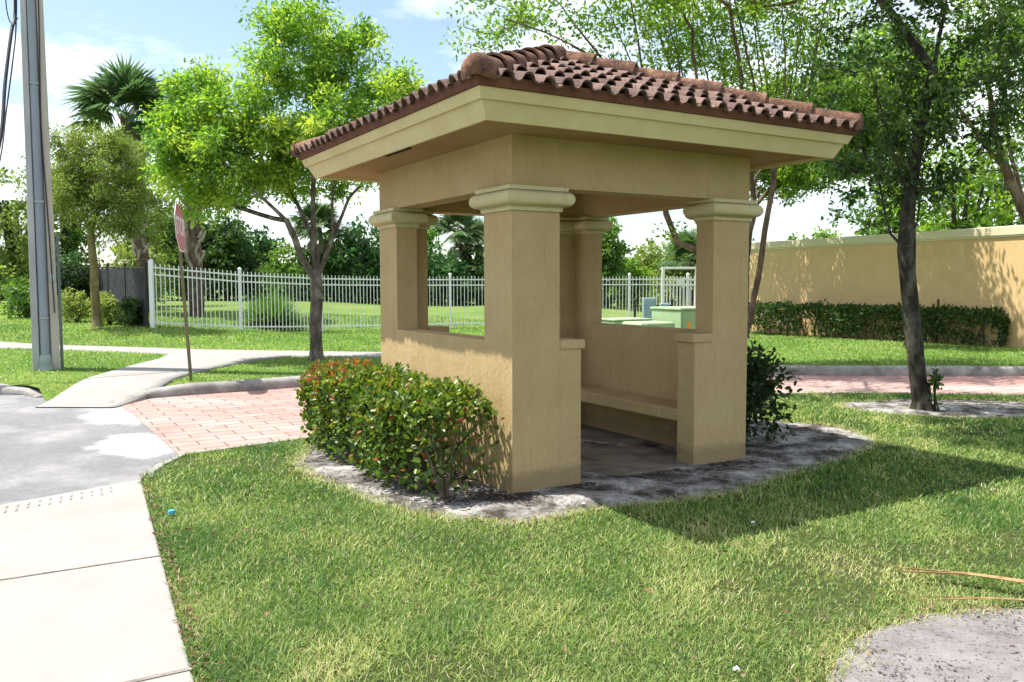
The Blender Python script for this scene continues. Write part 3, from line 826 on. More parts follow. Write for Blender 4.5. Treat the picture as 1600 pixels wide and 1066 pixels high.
def tree(name, label, base, trunks, lobes, natt, per, size, leafm, barkm, rbase, seed, clump=0.4, cat='tree', group=None, kind='rhomb', aspect=0.5, rtip=0.007, shell=0.45, flat=0.75, up=0.5, droop=0.2, wob=0.12, flare=True, ends=None, tint=(0.45,0.17)):
    r = np.random.default_rng(seed); b = np.array(base,float)
    e = empty(name, base, label, cat, group=group)
    tr = [[tuple(np.array(p)-b) for p in q] for q in trunks]
    att = ell(lobes, natt, r, shell) - b
    mb = MB(); grow(mb, tr, att, r, rtip, rbase, wob)
    if flare:
        mb.tube([(0,0,-0.12),(0,0,0.02),(0,0,0.12),(tr[0][1][0]*0.15,tr[0][1][1]*0.15,0.35)],[rbase*1.75,rbase*1.45,rbase*1.15,rbase*0.98], 12, cap=False)
    mb.build('trunk', barkm, e, smooth=60)
    rads = clump*r.uniform(0.6,1.35,len(att))
    crown_mesh('crown', att, rads, per, size, leafm, e, r, kind, aspect, r.normal(tint[0],tint[1],len(att)), flat, up, droop)
    return e

_ri = (Matrix.Rotation(math.pi/2 - 0.0693551, 4, 'X') @ Matrix.Rotation(-0.0026919, 4, 'Z')).to_3x3()   # fixed survey bearing
def at(u, v, Y):
    """a point on the survey sight line (u, v) at the distance Y ahead"""
    d = _ri @ Vector(((u-800)/1306.33, (533-v)/1306.33, -1.0)); k = Y/d.y
    return (d.x*k, Y, 1.6 + d.z*k)
def lobe(u, v, Y, ru, rv, ry=None):
    x, y, z = at(u, v, Y); s = Y/1306.33
    return (x, y, z, ru*s, (ry if ry else (ru+rv)/2*s), rv*s)

# ------------------------------------------------------------------ trees
# broad lime green tree between path and kerb
Yk = 16.31
tree('broadleaf_tree', "broad lime green tree with a forked grey trunk beside the path", (-3.83,Yk,0.08),
     [[(-3.83,Yk,0.08),(-3.84,Yk,0.8),at(494,440,Yk),at(490,380,Yk+.05),at(489,300,Yk+.1),at(495,200,Yk),at(492,100,Yk)],
      [at(492,430,Yk),at(470,400,Yk-.1),at(448,345,Yk-.2),at(400,300,Yk-.4),at(350,255,Yk-.5)],
      [at(448,345,Yk-.2),at(405,335,Yk+.2),at(355,318,Yk+.4),at(300,290,Yk+.5)],
      [at(505,425,Yk),at(520,370,Yk+.2),at(545,310,Yk+.3),at(580,270,Yk+.4),at(600,215,Yk+.4)],
      [at(489,365,Yk),at(460,310,Yk+.5),at(430,240,Yk+.7)],
      [at(520,365,Yk),at(520,300,Yk-.5),at(540,200,Yk-.8)]],
     [lobe(315,215,Yk,75,75),lobe(285,150,Yk+.3,35,40),lobe(270,262,Yk,42,40),lobe(380,215,Yk-.4,75,85),lobe(455,130,Yk,75,95),lobe(490,50,Yk,62,65),lobe(545,80,Yk+.3,60,60),
      lobe(590,150,Yk,58,48),lobe(540,210,Yk-.6,80,65),lobe(360,285,Yk,80,42),lobe(450,255,Yk+.6,80,60),lobe(565,280,Yk+.3,45,28),lobe(505,290,Yk+.8,60,30),lobe(430,40,Yk,35,35),lobe(330,150,Yk,40,40),lobe(265,225,Yk,35,60),lobe(300,315,Yk+.3,60,25),lobe(620,130,Yk,40,35)],
     430, 135, 0.105, M['leaf_lime'], M['bark_grey'], 0.120, 21, 0.31, aspect=0.38, rtip=0.006, tint=(0.52,0.24), flat=0.8)

# slender olive tree on the rise to the left
Yk = 23.5; b0 = at(152,515,Yk); b0 = (b0[0],Yk,float(hf(b0[0],Yk)))
tree('slender_tree', "slender olive green tree with a smooth straight trunk beyond the concrete pole", b0,
     [[b0,at(149,470,Yk),at(145,400,Yk),at(142,360,Yk)],[at(142,365,Yk),at(120,300,Yk),at(105,230,Yk)],[at(142,365,Yk),at(165,300,Yk+.3),at(190,240,Yk)],[at(142,362,Yk),at(148,280,Yk-.4),at(145,215,Yk)]],
     [lobe(150,290,Yk,80,75),lobe(120,235,Yk,48,40),lobe(190,330,Yk,52,55),lobe(100,320,Yk,38,52),lobe(180,245,Yk,45,45),lobe(150,215,Yk,30,28)],
     230, 130, 0.105, M['leaf_olive'], M['bark_olive'], 0.120, 5, 0.33, aspect=0.35)

# crape myrtle with many stems behind the shelter
Yk = 15.2; b0 = (4.07,Yk,0.10)
def P(u,v,d=0): return at(u,v,Yk+d)
tree('crape_myrtle', "many stemmed crape myrtle rising behind the shelter roof", b0,
     [[b0,P(1172,500),P(1190,400),P(1208,290),P(1226,190,.1),P(1240,100,.2),P(1262,-10,.2),P(1270,-90)],
      [b0,P(1160,430,.3),P(1180,330,.4),P(1172,260,.5),P(1140,150,.4),P(1112,40,.3),P(1100,-80)],
      [b0,P(1116,440,-.3),P(1087,390,-.4),P(1058,378,-.5),P(1041,335,-.5),P(1030,250,-.5),P(1008,130,-.5),P(985,0,-.5),P(960,-80)],
      [P(1120,440,-.3),P(1098,360,.2),P(1082,335,.3),P(1078,240,.4),P(1062,120,.4),P(1055,0,.4),P(1050,-90)],
      [P(1208,290),P(1196,190,-.4),P(1184,90,-.5),P(1170,-20,-.5)],
      [P(1185,330,.4),P(1196,240,-.2),P(1215,130,-.4),P(1228,0,-.4)],
      [P(1200,250,.3),P(1196,155,.6),P(1250,95,.8),P(1298,58,.9),P(1345,5,1.0),P(1380,-40,1.)],
      [P(1172,260,.5),P(1120,170,.9),P(1085,60,1.0),P(1075,-60,1.)],
      [P(1030,250,-.5),P(975,140,-.2),P(915,60,0),P(860,-10,.2)],
      [P(1008,130,-.5),P(930,90,-.8),P(850,50,-1),P(790,30,-1)],
      [P(1226,190,.1),P(1262,110,.4),P(1300,10,.6)]]
     + [[P(q0,230,dq),P((q0+q1)/2+6,120,dq*1.3),P(q1,10,dq*1.6),P(q1+(q1-q0)*.5,-100,dq*1.8)] for q0,q1,dq in ((1090,1075,-.6),(1150,1100,.8),(1165,1140,-.7),(1205,1178,.6),(1220,1222,-.6),(1235,1290,-.3),(1078,1015,.4),(1082,1040,-.5),(1176,1125,.5),(1190,1150,-.4),(1214,1205,-.3),(1225,1250,.5),(1200,1238,.9),(1030,948,-.4),(1040,1000,.8))],
     [lobe(1050,20,Yk,120,90),lobe(920,30,Yk,110,60),lobe(800,20,Yk-.3,85,42),lobe(1180,40,Yk+.4,110,100),lobe(1290,60,Yk+.6,80,80),lobe(1000,110,Yk,80,40),lobe(1130,140,Yk,90,50),lobe(760,60,Yk-.5,45,35),lobe(1060,355,Yk-.5,30,20),lobe(1260,190,Yk+.5,60,50),lobe(1000,-80,Yk,200,70),lobe(1200,-80,Yk,150,70),(2.6,12.4,6.2,1.6,1.2,.8),(4.2,12.0,6.4,1.6,1.2,.9)],
     470, 62, 0.095, M['leaf_bright'], M['bark_tan'], 0.115, 9, 0.38, aspect=0.45, rtip=0.007, up=0.3, flare=True, tint=(0.42,0.2))

# dark trunked tree on the right
Yk = 10.31; b0 = (5.09,Yk,0.0)
tree('live_oak', "dark leaved tree with a stout mottled trunk in the sandy ring right of the shelter", b0,
     [[b0,P(1434,590),P(1427,520),P(1419,440),P(1414,390),P(1420,310),P(1436,210),P(1458,110),P(1478,10),P(1490,-90)],
      [P(1414,395),P(1392,366),P(1383,335,.1),P(1375,290,.1),P(1350,240,.2)],
      [P(1418,380),P(1434,345,-.1),P(1440,280,-.1),P(1452,200,-.3)],
      [P(1440,200),P(1478,110,.2),P(1540,45,.3),P(1600,10,.4)],
      [P(1420,310),P(1385,200,-.3),P(1360,110,-.3)],[P(1458,110),P(1400,30,.3),P(1360,-20,.3)],[P(1436,215),P(1500,170,-.4),P(1560,140,-.5)]],
     [lobe(1420,160,Yk,110,80),lobe(1350,250,Yk+.2,75,70),lobe(1345,325,Yk+.1,52,38),lobe(1500,90,Yk,100,80),lobe(1390,50,Yk,110,70),lobe(1560,180,Yk-.3,70,70),lobe(1480,230,Yk,80,50),lobe(1290,150,Yk+.3,45,60),lobe(1440,290,Yk,60,40),lobe(1500,-60,Yk,180,70),lobe(1600,60,Yk+.3,90,90),(2.3,9.3,6.6,1.4,1.4,.7),(3.5,9.6,6.5,1.4,1.3,.8),(3.3,8.6,6.7,1.3,1.0,.6),(2.4,8.7,6.8,1.1,1.0,.6),(4.3,9.0,6.6,1.3,1.1,.7),(2.3,9.3,6.6,1.4,1.4,.7),(3.5,9.3,6.5,1.4,1.3,.8)],  # the plain-coordinate lobes are unseen overhead crown, added to shade the right lawn
     520, 60, 0.082, M['leaf_dark'], M['bark_dark'], 0.100, 33, 0.22, aspect=0.5, rtip=0.006, up=0.5, tint=(0.42,0.2))

# leaning stems at the right edge
Yk = 16.6; b0 = (11.2,Yk,0.10)
tree('crape_myrtle', "leaning many stemmed tree at the right edge before the tan wall", b0,
     [[b0,P(1645,430),P(1602,335),P(1572,265),P(1552,195),P(1543,100),P(1535,0),P(1530,-80)],
      [P(1602,335),P(1580,245,.4),P(1566,120,.5),P(1570,0,.5),P(1575,-80,.5)],
      [P(1572,265),P(1530,215,-.3),P(1490,160,-.4),P(1450,90,-.4)],
      [P(1645,430),P(1610,300,.6),P(1600,150,.7),P(1610,0,.7)],
      [P(1572,265,.1),P(1515,270,.5),P(1470,240,.8)]],
     [lobe(1540,60,Yk,90,80),lobe(1590,190,Yk,60,70),lobe(1480,130,Yk-.4,70,60),lobe(1620,60,Yk,80,100),lobe(1530,260,Yk+.4,50,45),lobe(1560,-50,Yk,120,60)],
     170, 80, 0.10, M['leaf_bright'], M['bark_tan'], 0.125, 17, 0.4, aspect=0.45, up=0.3, tint=(0.45,0.2))

# thin stemmed tree by the hedge, shading the wall
Yk = 22.8; b0 = (6.35,Yk,0.05)
tree('shade_tree', "thin stemmed green tree at the far end of the long hedge", b0,
     [[b0,P(1165,420),P(1172,330),P(1185,250),P(1200,180)],[P(1172,340),P(1215,280,.5),P(1270,235,.8)],[P(1180,270),P(1240,200,-.5),P(1290,160,-.5)],[P(1172,330),P(1200,270,1.0),P(1230,190,1.4)]],
     [(6.3,26.4,4.9,1.2,1.3,.8),(7.1,24.4,5.0,1.2,1.3,.85),(8.0,22.4,4.85,1.1,1.2,.8),lobe(1240,170,Yk,70,45),lobe(1290,190,Yk,60,40),(7.6,23.3,4.3,.6,1.0,.35)],
     260, 130, 0.12, M['leaf_bright'], M['bark_tan'], 0.11, 41, 0.36, aspect=0.45, tint=(0.4,0.18))
# a dense tree standing before the wall further right
Yk = 19.3; b0 = (9.22,Yk,0.10)
tree('shade_tree', "mid green tree crown in front of the tan wall behind the dark trunk", b0,
     [[b0,P(1424,480),P(1424,380),P(1420,290),P(1400,200)],[P(1421,300),P(1350,240,.4),P(1310,200,.5)],[P(1420,290),P(1450,240,.4),P(1490,180,.5)]],
     [(8.75,20.9,4.75,1.1,1.1,.8),(9.15,20.3,4.9,.7,.7,.7),lobe(1350,170,Yk+1,80,60),lobe(1420,150,Yk+2.6,75,60),lobe(1390,100,Yk+2,90,65),lobe(1320,130,Yk,70,60),lobe(1300,235,Yk,40,35)],
     250, 125, 0.12, M['leaf_mid'], M['bark_dark'], 0.11, 43, 0.42, aspect=0.45, tint=(0.5,0.2))

# ---- palms
def palm(label, base, top, rtrunk, nfr, fl, seed, dead=6, group="sabal palms", boots=True):
    r = np.random.default_rng(seed); b = np.array(base); tp = np.array(top)-b
    e = empty('sabal_palm', base, label, 'palm', group=group)
    g = MB(); n = 14; pts = [tuple(tp*(i/n) + np.array([0.05*math.sin(i*.7),0,0])) for i in range(n+1)]
    g.tube([(0,0,-0.2)]+pts, [rtrunk*1.15]+[rtrunk*(1.0+0.05*(i%2)) for i in range(n+1)], 12)
    gb = MB()
    if boots:       # leaf base stubs criss-crossing up the trunk
        for i in range(90):
            s = 0.25 + 0.75*r.random(); a = r.random()*6.283; p = tp*s; o = np.array([math.cos(a),math.sin(a),0])
            tdir = np.array([-o[1],o[0],0])*r.choice([-1,1])*0.6
            gb.tube([tuple(p+o*rtrunk*0.95), tuple(p+o*(rtrunk+0.05)+tdir*0.12+np.array([0,0,0.18])), tuple(p+o*(rtrunk+0.12)+tdir*0.22+np.array([0,0,0.36]))],[0.06,0.05,0.018],5)
    g.build('trunk', M['bark_palm'], e, smooth=50)
    if boots: gb.build('leaf_base', M['boot'], e)
    V = []; Fs = []; T = []; off = 0
    for i in range(nfr+dead):
        isd = i >= nfr
        a = r.random()*6.283; el = rad(r.uniform(-15,80)) if not isd else rad(r.uniform(-85,-50))
        d = np.array([math.cos(a)*math.cos(el),math.sin(a)*math.cos(el),math.sin(el)])
        L0 = fl*r.uniform(0.5,0.75); c = tp + d*L0 - np.array([0,0,0.12*L0 if not isd else 0])
        side = np.cross(d,[0,0,1]); side /= np.linalg.norm(side); upv = np.cross(side,d)
        nl = 34; ang = np.linspace(-1.75,1.75,nl)
        D = np.cos(ang)[:,None]*d + np.sin(ang)[:,None]*side + (0.25*np.abs(np.sin(ang)))[:,None]*upv*(-1)
        D[:,2] -= 0.12 if not isd else 0.5
        ln = fl*(0.62+0.25*np.cos(ang))*r.uniform(0.85,1.1,nl)
        v, f, k = leaves(np.repeat(c[None],nl,0), np.repeat(upv[None],nl,0)+r.normal(0,.25,(nl,3)), D, ln, 0.075*fl, 'rhomb')
        v = v.reshape(nl,4,3); v[:,2,2] -= ln*0.16; v = v.reshape(-1,3)
        V.append(v); Fs.append(f+off); off += len(v); T.append(np.full(len(v), (0.95 if isd else r.uniform(0.15,0.75))))
        st = np.array([tp, tp+side*0.03, c+side*0.015, c]); V.append(st); Fs.append(np.array([[off,off+1,off+2,off+3]])); off += 4; T.append(np.full(4,0.8))
    npmesh('crown', np.concatenate(V), np.concatenate(Fs), M['palm'], e, np.concatenate(T))
    return e
Yk = 31.0
palm("tall sabal palm with hanging dead fronds above the left trees", (P(232,470)[0],Yk,float(hf(-13.5,31))), P(197,178), 0.22, 42, 1.55, 3, 9)
Yk = 29.0
palm("sabal palm with a thick cross-hatched trunk behind the white fence", (P(306,495)[0],Yk,float(hf(-11,29))), P(300,215), 0.25, 26, 1.3, 4, 6)
for k, (u,v,Yq,lb) in enumerate([(716,352,46,"far palm head seen through the shelter beside the near pillar"),(748,372,47,"lower far palm half hidden by the near pillar"),(497,345,45,"far palm head behind the forked grey trunk"),(1078,392,44,"small far palm by the tall white gate frame")]):
    Yk = Yq; palm(lb, (P(u,470)[0],Yk,float(hf(0,Yk))), P(u,v+10), 0.2, 30, 1.25, 50+k, 4, boots=False)

# ---- bushes and far trees (each its own crown and stems)
def bush(name, label, u, vtop, vbot, wpx, Yk, mat, size, nleaf, seed, cat='tree', group=None, depth=None, zb=None, tint=(0.42,0.17), lob=9, aspect=0.5, up=0.45):
    r = np.random.default_rng(seed); x, _, ztop = at(u, vtop, Yk); zbase = float(hf(x,Yk)) if zb is None else zb
    e = empty(name, (x,Yk,zbase), label, cat, group=group)
    s = Yk/1306.33; w = wpx*s/2; h = ztop-zbase; dp = depth or w
    lo = []
    for i in range(lob):
        a = r.random()*6.283; q = r.random()**0.6*0.62; zc = h*r.uniform(0.22,0.72)
        lo.append((w*q*math.cos(a), dp*q*math.sin(a), zc, w*r.uniform(.35,.55), dp*r.uniform(.35,.55), min(h-zc, zc)*r.uniform(.8,1.0)+0.02*h))
    lo.append((0,0,h*0.62,w*0.6,dp*0.6,h*0.36)); lo.append((0,0,h*0.3,w*0.85,dp*0.8,h*0.3))
    nc = max(30, nleaf//32); C = ell(lo, nc, r, 0.3)
    g = MB()
    for i in range(6):
        a = r.random()*6.283; g.tube([(0,0,-0.1),(w*.15*math.cos(a),dp*.15*math.sin(a),h*.3),(w*.4*math.cos(a),dp*.4*math.sin(a),h*.7)],[0.03*h,0.02*h,0.008*h],5)
    g.build('trunk', M['bark_dark'], e)
    crown_mesh('crown', C, np.full(nc, 0.16*min(w*1.3,h))*r.uniform(.7,1.3,nc), 32, size, mat, e, r, 'rhomb', aspect, r.normal(tint[0],tint[1],nc), 0.8, up, 0.25)
    return e
BG = "trees and shrubs beyond the white fence"
bl = [
 (285,330,470,130,46,'leaf_mid',.26,5200,"broad mid green tree behind the sabal palm trunk"),
 (352,352,472,105,45,'leaf_dark',.24,3600,"dark rounded tree right of the sabal palm trunk"),
 (400,366,472,95,48,'leaf_deep',.24,3200,"deep green tree behind the second fence post"),
 (455,384,474,105,44,'leaf_mid',.22,3600,"lower brighter shrub left of the forked grey trunk"),
 (520,372,474,100,46,'leaf_mid',.24,3600,"mid green tree right of the forked grey trunk"),
 (578,356,474,110,45,'leaf_deep',.24,4200,"deep green tree just left of the shelter"),
 (655,352,474,90,47,'leaf_lime',.24,3000,"yellow green tree seen behind the far left pillar"),
 (690,396,476,110,44,'leaf_deep',.22,3800,"deep green shrub mass seen through the left opening"),
 (748,398,476,90,45,'leaf_dark',.22,3000,"dark shrub mass behind the near pillar"),
 (948,342,474,80,40,'leaf_mid',.22,3800,"tall green tree beside the far right pillar"),
 (982,410,474,70,42,'leaf_bright',.20,2600,"low bright green shrub seen through the right opening"),
 (1012,384,474,110,50,'leaf_olive',.24,3400,"olive rounded tree seen through the right opening"),
 (1052,372,474,90,53,'leaf_bright',.24,2600,"pale green feathery tree behind the gate frame"),
 (1046,424,474,95,44,'leaf_olive',.18,2800,"greyish low shrub behind the white gate frame"),
 (1115,395,474,90,46,'leaf_mid',.22,2800,"green tree hidden partly by the right pillar"),
]
for i, (u,vt,vb,w,Yq,mt,sz,nl,lb) in enumerate(bl):
    bush('background_tree', lb, u, vt-10, vb, w*1.12, Yq, M[mt], sz*1.1, int(nl*1.5), 100+i, group=BG)
for i, (u,vt,w,Yq,mt,nl,lb) in enumerate([
 (1240,352,70,48,'leaf_bright',2200,"small pale green treetop showing over the wall left of the gap"),
 (1290,346,70,50,'leaf_bright',2200,"rounded pale green treetop over the middle of the wall"),
 (1500,205,230,34,'leaf_bright',6500,"large bright green tree standing behind the tan wall"),
 (1600,150,200,36,'leaf_mid',5200,"big green tree behind the wall at the right edge"),
 (1395,215,150,36,'leaf_mid',4800,"green tree behind the wall above the dark trunk")]):
    bush('background_tree', lb, u, vt, 0, w, Yq, M[mt], .24, nl, 130+i, group="trees behind the tan wall")
for i, (u,vt,w,Yq,mt,nl,lb) in enumerate([
 (20,240,130,38,'leaf_olive',5200,"spreading olive tree left of the concrete pole"),
 (95,232,150,40,'leaf_mid',5200,"mid green tree behind the concrete pole"),
 (215,222,120,36,'leaf_olive',5200,"olive tree behind the slender straight trunk"),
 (112,392,90,33,'leaf_deep',3200,"dark shrub mass beneath the slender tree"),
 (18,405,70,46,'leaf_dark',2400,"dark palmetto like shrub at the far left edge"),
 (196,385,110,33,'leaf_olive',3600,"low olive shrub above the black screen fence")]):
    bush('background_tree', lb, u, vt, 0, w, Yq, M[mt], .2 if i != 3 else .18, nl, 150+i, group="trees on the left rise")
bush('dark_hedge', "hedge mass coloured black as deep shade behind the clipped shrubs", 118, 398, 0, 90, 29.5, M['leaf_shrub'], .14, 4200, 191, 'hedge')  # near-black leaf colour stands in for the deep shade here
bush('drooping_shrub', "loose drooping green shrub on the grass left of the pole", 38, 436, 0, 90, 29, M['leaf_mid'], .14, 1500, 171, 'shrub')
# a far belt of woods closing the horizon
r = np.random.default_rng(77); n = 620
C = np.stack([r.uniform(-62,62,n), r.uniform(56,66,n), r.uniform(0.2,4.0,n)],1)
C[:,2] *= 0.75+0.3*np.sin(C[:,0]*0.5)+0.15*np.sin(C[:,0]*1.7)
tag(crown_mesh('far_woods', C, np.full(n,1.4), 26, 0.5, M['leaf_deep'], None, r, tint_c=r.normal(.5,.2,n)), "dark belt of woods closing the horizon", "woods", kind='stuff')

# ---- hedges: leafy boxes on stems
def hedge(name, label, A, B, depth, h, nleaf, size, mat, seed, cat='hedge', group=None, z=0.0, tint=(0.45,0.2), stems=16, ragged=0.05, kind='oval', bottom=0.12, thin_end=0.0, side=1, tops=0.0, gap=0.0):
    """along A-B, leaves on the shell of a clipped box; depth to the left of A->B"""
    r = np.random.default_rng(seed); a = np.array(A,float); b = np.array(B,float); L = np.linalg.norm(b-a); d = (b-a)/L; nn = np.array([-d[1],d[0]])*side
    e = empty(name, (a[0],a[1],z), label, cat, group=group)
    n = nleaf; s = r.random(n); q = r.random(n); hh = r.random(n)
    face = r.choice(4, n, p=[0.36,0.28,0.16,0.20]); dep = np.abs(r.normal(0,0.055,n))
    ls = s*L; lq = q*depth; lz = h*(bottom + (1-bottom)*hh**0.8)
    wv = 0.05*np.sin(ls*5+1)+0.03*np.sin(ls*13+2)
    nrm = np.zeros((n,3))
    m = face==0; lq[m] = dep[m]+wv[m]*.6+0.10*(1-lz[m]/h)*0; nrm[m] = [-nn[0],-nn[1],0.35]
    m = face==1; lz[m] = h-dep[m]*0.8+wv[m]*.5; nrm[m] = [0,0,1]
    m = face==2; e2 = r.random(n)<0.5; ls[m&e2] = dep[m&e2]; nrm[m&e2] = [-d[0],-d[1],.3]; ls[m&~e2] = L-dep[m&~e2]; nrm[m&~e2] = [d[0],d[1],.3]
    m = face==3; ls[m] = r.random(m.sum())*L; lq[m] = depth*(0.1+0.8*r.random(m.sum())); nrm[m] = r.normal(size=(m.sum(),3))
    # rounded shoulders
    ex = np.clip(0.18-np.minimum(lq,depth-lq),0,1); lz -= np.where(lz>h*0.7, ex*0.45, 0)
    ee = np.clip(0.22-np.minimum(ls,L-ls),0,1); lz -= np.where(lz>h*0.7, ee*0.5, 0)
    Pp = np.stack([d[0]*ls+nn[0]*lq, d[1]*ls+nn[1]*lq, lz],1) + r.normal(0,ragged*0.5,(n,3))
    if gap:   # leave see-through hollows low down
        k = (np.sin(ls*6.1+seed)+np.sin(ls*2.7+1.3)+0.9*np.sin(lz*11+ls*3)) ; keep = ~((k > 0.55) & (lz < h*0.68) & (r.random(n) < gap)); 
    else: keep = np.ones(n,bool)
    if thin_end: keep &= ~((ls > L-thin_end) & (lz < h*0.75) & (r.random(n) < 0.72))
    # mostly whorled leaf pads facing outwards and up
    N = nrm + r.normal(0,0.55,(n,3)); N[:,2] += 0.35; D = r.normal(size=(n,3)) + nrm*0.6; D[:,2] += 0.35
    Lf = size*r.uniform(0.6,1.2,n)
    Pp, N, D, Lf = Pp[keep], N[keep], D[keep], Lf[keep]
    V, F, k = leaves(Pp, N, D, Lf, Lf*0.68, kind)
    hi = Pp[:,2]/h; fx = ls[keep]/L
    ti = np.clip(r.normal(tint[0],tint[1],len(Pp))*0.92 + (hi-0.5)*0.18, 0, 0.78)
    red = r.random(len(Pp)) < (0.035 + tops*np.clip(hi-0.75,0,1)*4*np.clip(1-fx*2.2,0,1))
    ti[red] = r.uniform(0.84,1.0,red.sum())
    npmesh('foliage', V, F, mat, e, np.repeat(ti,k))
    g = MB()
    for i in range(stems):
        s0 = L*(i+0.5)/stems + r.uniform(-.05,.05); q0 = depth*r.uniform(.35,.65)
        for j in range(4):
            ds, dq = r.normal(0,0.18), r.normal(0,0.16)
            p0 = d*s0+nn*q0; p1 = d*np.clip(s0+ds*0.5,0.03,L-.03)+nn*np.clip(q0+dq*.5,.05,depth-.05); p2 = d*np.clip(s0+ds*1.3,0.04,L-.04)+nn*np.clip(q0+dq*1.3,.05,depth-.05)
            g.tube([(p0[0],p0[1],-.05),(p1[0],p1[1],h*.4),(p2[0],p2[1],h*r.uniform(.7,.92))],[0.013,0.010,0.004],5)
    g.build('stem', M['bark_tan'], e)
    return e
# the hedge hugging the left wall of the shelter (far end to near end)
hA = S2W(-0.75,2.84); hB = S2W(-0.74,0.06)
hedge('cocoplum_hedge', "clipped glossy hedge with reddish new leaves along the shelter wall", hA[:2], hB[:2], 0.66, 0.79, 14000, 0.055, M['leaf_hedge'], 61, stems=9, thin_end=0.35, side=1, tops=0.7, z=0.01, bottom=0.05, gap=0.55, tint=(0.42,0.22))
# hedge before the tan wall
hedge('boxed_hedge', "long dark clipped hedge with bare gaps along the foot of the tan wall", (6.95,25.6), (11.05,18.9), 0.62, 0.88, 12500, 0.085, M['leaf_dark'], 62, stems=26, gap=0.92, side=1, z=0.05, tint=(0.5,0.2), ragged=0.08)
# dark shrub at the right corner of the shelter
sA = S2W(WX+0.10,0.42); sB = S2W(WX+0.62,0.75)
def shrub(name, label, x, y, z, w, h, n, size, mat, seed, cat='shrub', group=None, tint=(0.4,0.2), stems=9, lowbare=0.2, kind='oval'):
    r = np.random.default_rng(seed); e = empty(name, (x,y,z), label, cat, group=group)
    g = MB(); tips = []
    for i in range(stems):
        a = r.random()*6.283; q = w*0.5*r.uniform(.3,1); p1 = (q*.35*math.cos(a),q*.35*math.sin(a),h*.4); p2 = (q*math.cos(a),q*math.sin(a),h*r.uniform(.55,.95))
        g.tube([(r.normal(0,.03),r.normal(0,.03),-.03),p1,p2],[0.012,0.009,0.004],5)
        for j in range(3):
            s = r.uniform(.4,1); b = np.array(p1)*(1-s)+np.array(p2)*s; t2 = b + r.normal(0,.16*w,3); t2[2] = np.clip(t2[2],h*lowbare,h)
            g.tube([tuple(b),tuple(t2)],[0.006,0.003],4); tips.append(t2)
        tips.append(np.array(p2)); tips.append(np.array(p1)*.4+np.array(p2)*.6)
    g.build('stem', M['bark_dark'], e)
    for i in range(int(stems*1.2)):
        a = r.random()*6.283; q = w*0.5*r.uniform(.2,.9); tips.append(np.array([q*math.cos(a),q*math.sin(a),h*r.uniform(.10,.5)]))
    C = np.array(tips); per = max(4, n//len(C))
    crown_mesh('foliage', C, np.full(len(C), 0.15*w+0.03), per, size, mat, e, r, kind, 0.66, r.normal(tint[0],tint[1],len(C)), 0.9, 0.5, 0.0)
    return e
q = S2W(WX+0.54,0.62)
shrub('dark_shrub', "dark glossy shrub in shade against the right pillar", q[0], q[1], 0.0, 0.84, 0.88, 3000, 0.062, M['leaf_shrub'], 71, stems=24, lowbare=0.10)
shrub('climbing_sprig', "small leafy sprig climbing the foot of the dark trunk", 5.19, 10.20, 0.0, 0.07, 0.58, 60, 0.055, M['leaf_dark'], 73, 'plant', stems=5)
# low clipped shrubs on the left rise
for i, (u,vt,vb,w,Yq,mt,lb) in enumerate([
  (206,461,508,46,23.7,'leaf_dark',"small dark rounded shrub beside the black screen fence"),
  (170,456,496,66,24.9,'leaf_olive',"sunlit yellowish clipped shrub behind the slender trunk"),
  (118,450,486,70,26.6,'leaf_olive',"farther clipped shrub left of the slender trunk")]):
    bush('clipped_shrub', lb, u, vt, vb, w, Yq, M[mt], 0.085, 2600, 180+i, 'shrub', group="clipped shrubs on the left rise", tint=(0.55,0.2), lob=6)
# fountain-like grass clump behind the fence
Yk = 26.6; x0 = P(424,515)[0]; r = np.random.default_rng(90); n = 2200
e = empty('fountain_grass', (x0,Yk,float(hf(x0,Yk))), "rounded spiky clump of tall grass behind the white fence", "shrub")
a = r.random(n)*6.283; el = np.arccos(r.random(n)*0.98); D = np.stack([np.cos(a)*np.sin(el),np.sin(a)*np.sin(el),np.cos(el)+0.15],1)
V, F, k = leaves(r.normal(0,.07,(n,3))*[1,1,0.3]+[0,0,.05], np.repeat([[0,0,1.]],n,0)+r.normal(0,.4,(n,3)), D, r.uniform(.7,1.2,n), 0.05, 'strip')
npmesh('foliage', V, F, M['leaf_mid'], e, np.repeat(np.clip(r.normal(.35,.15,n),0,1),k))

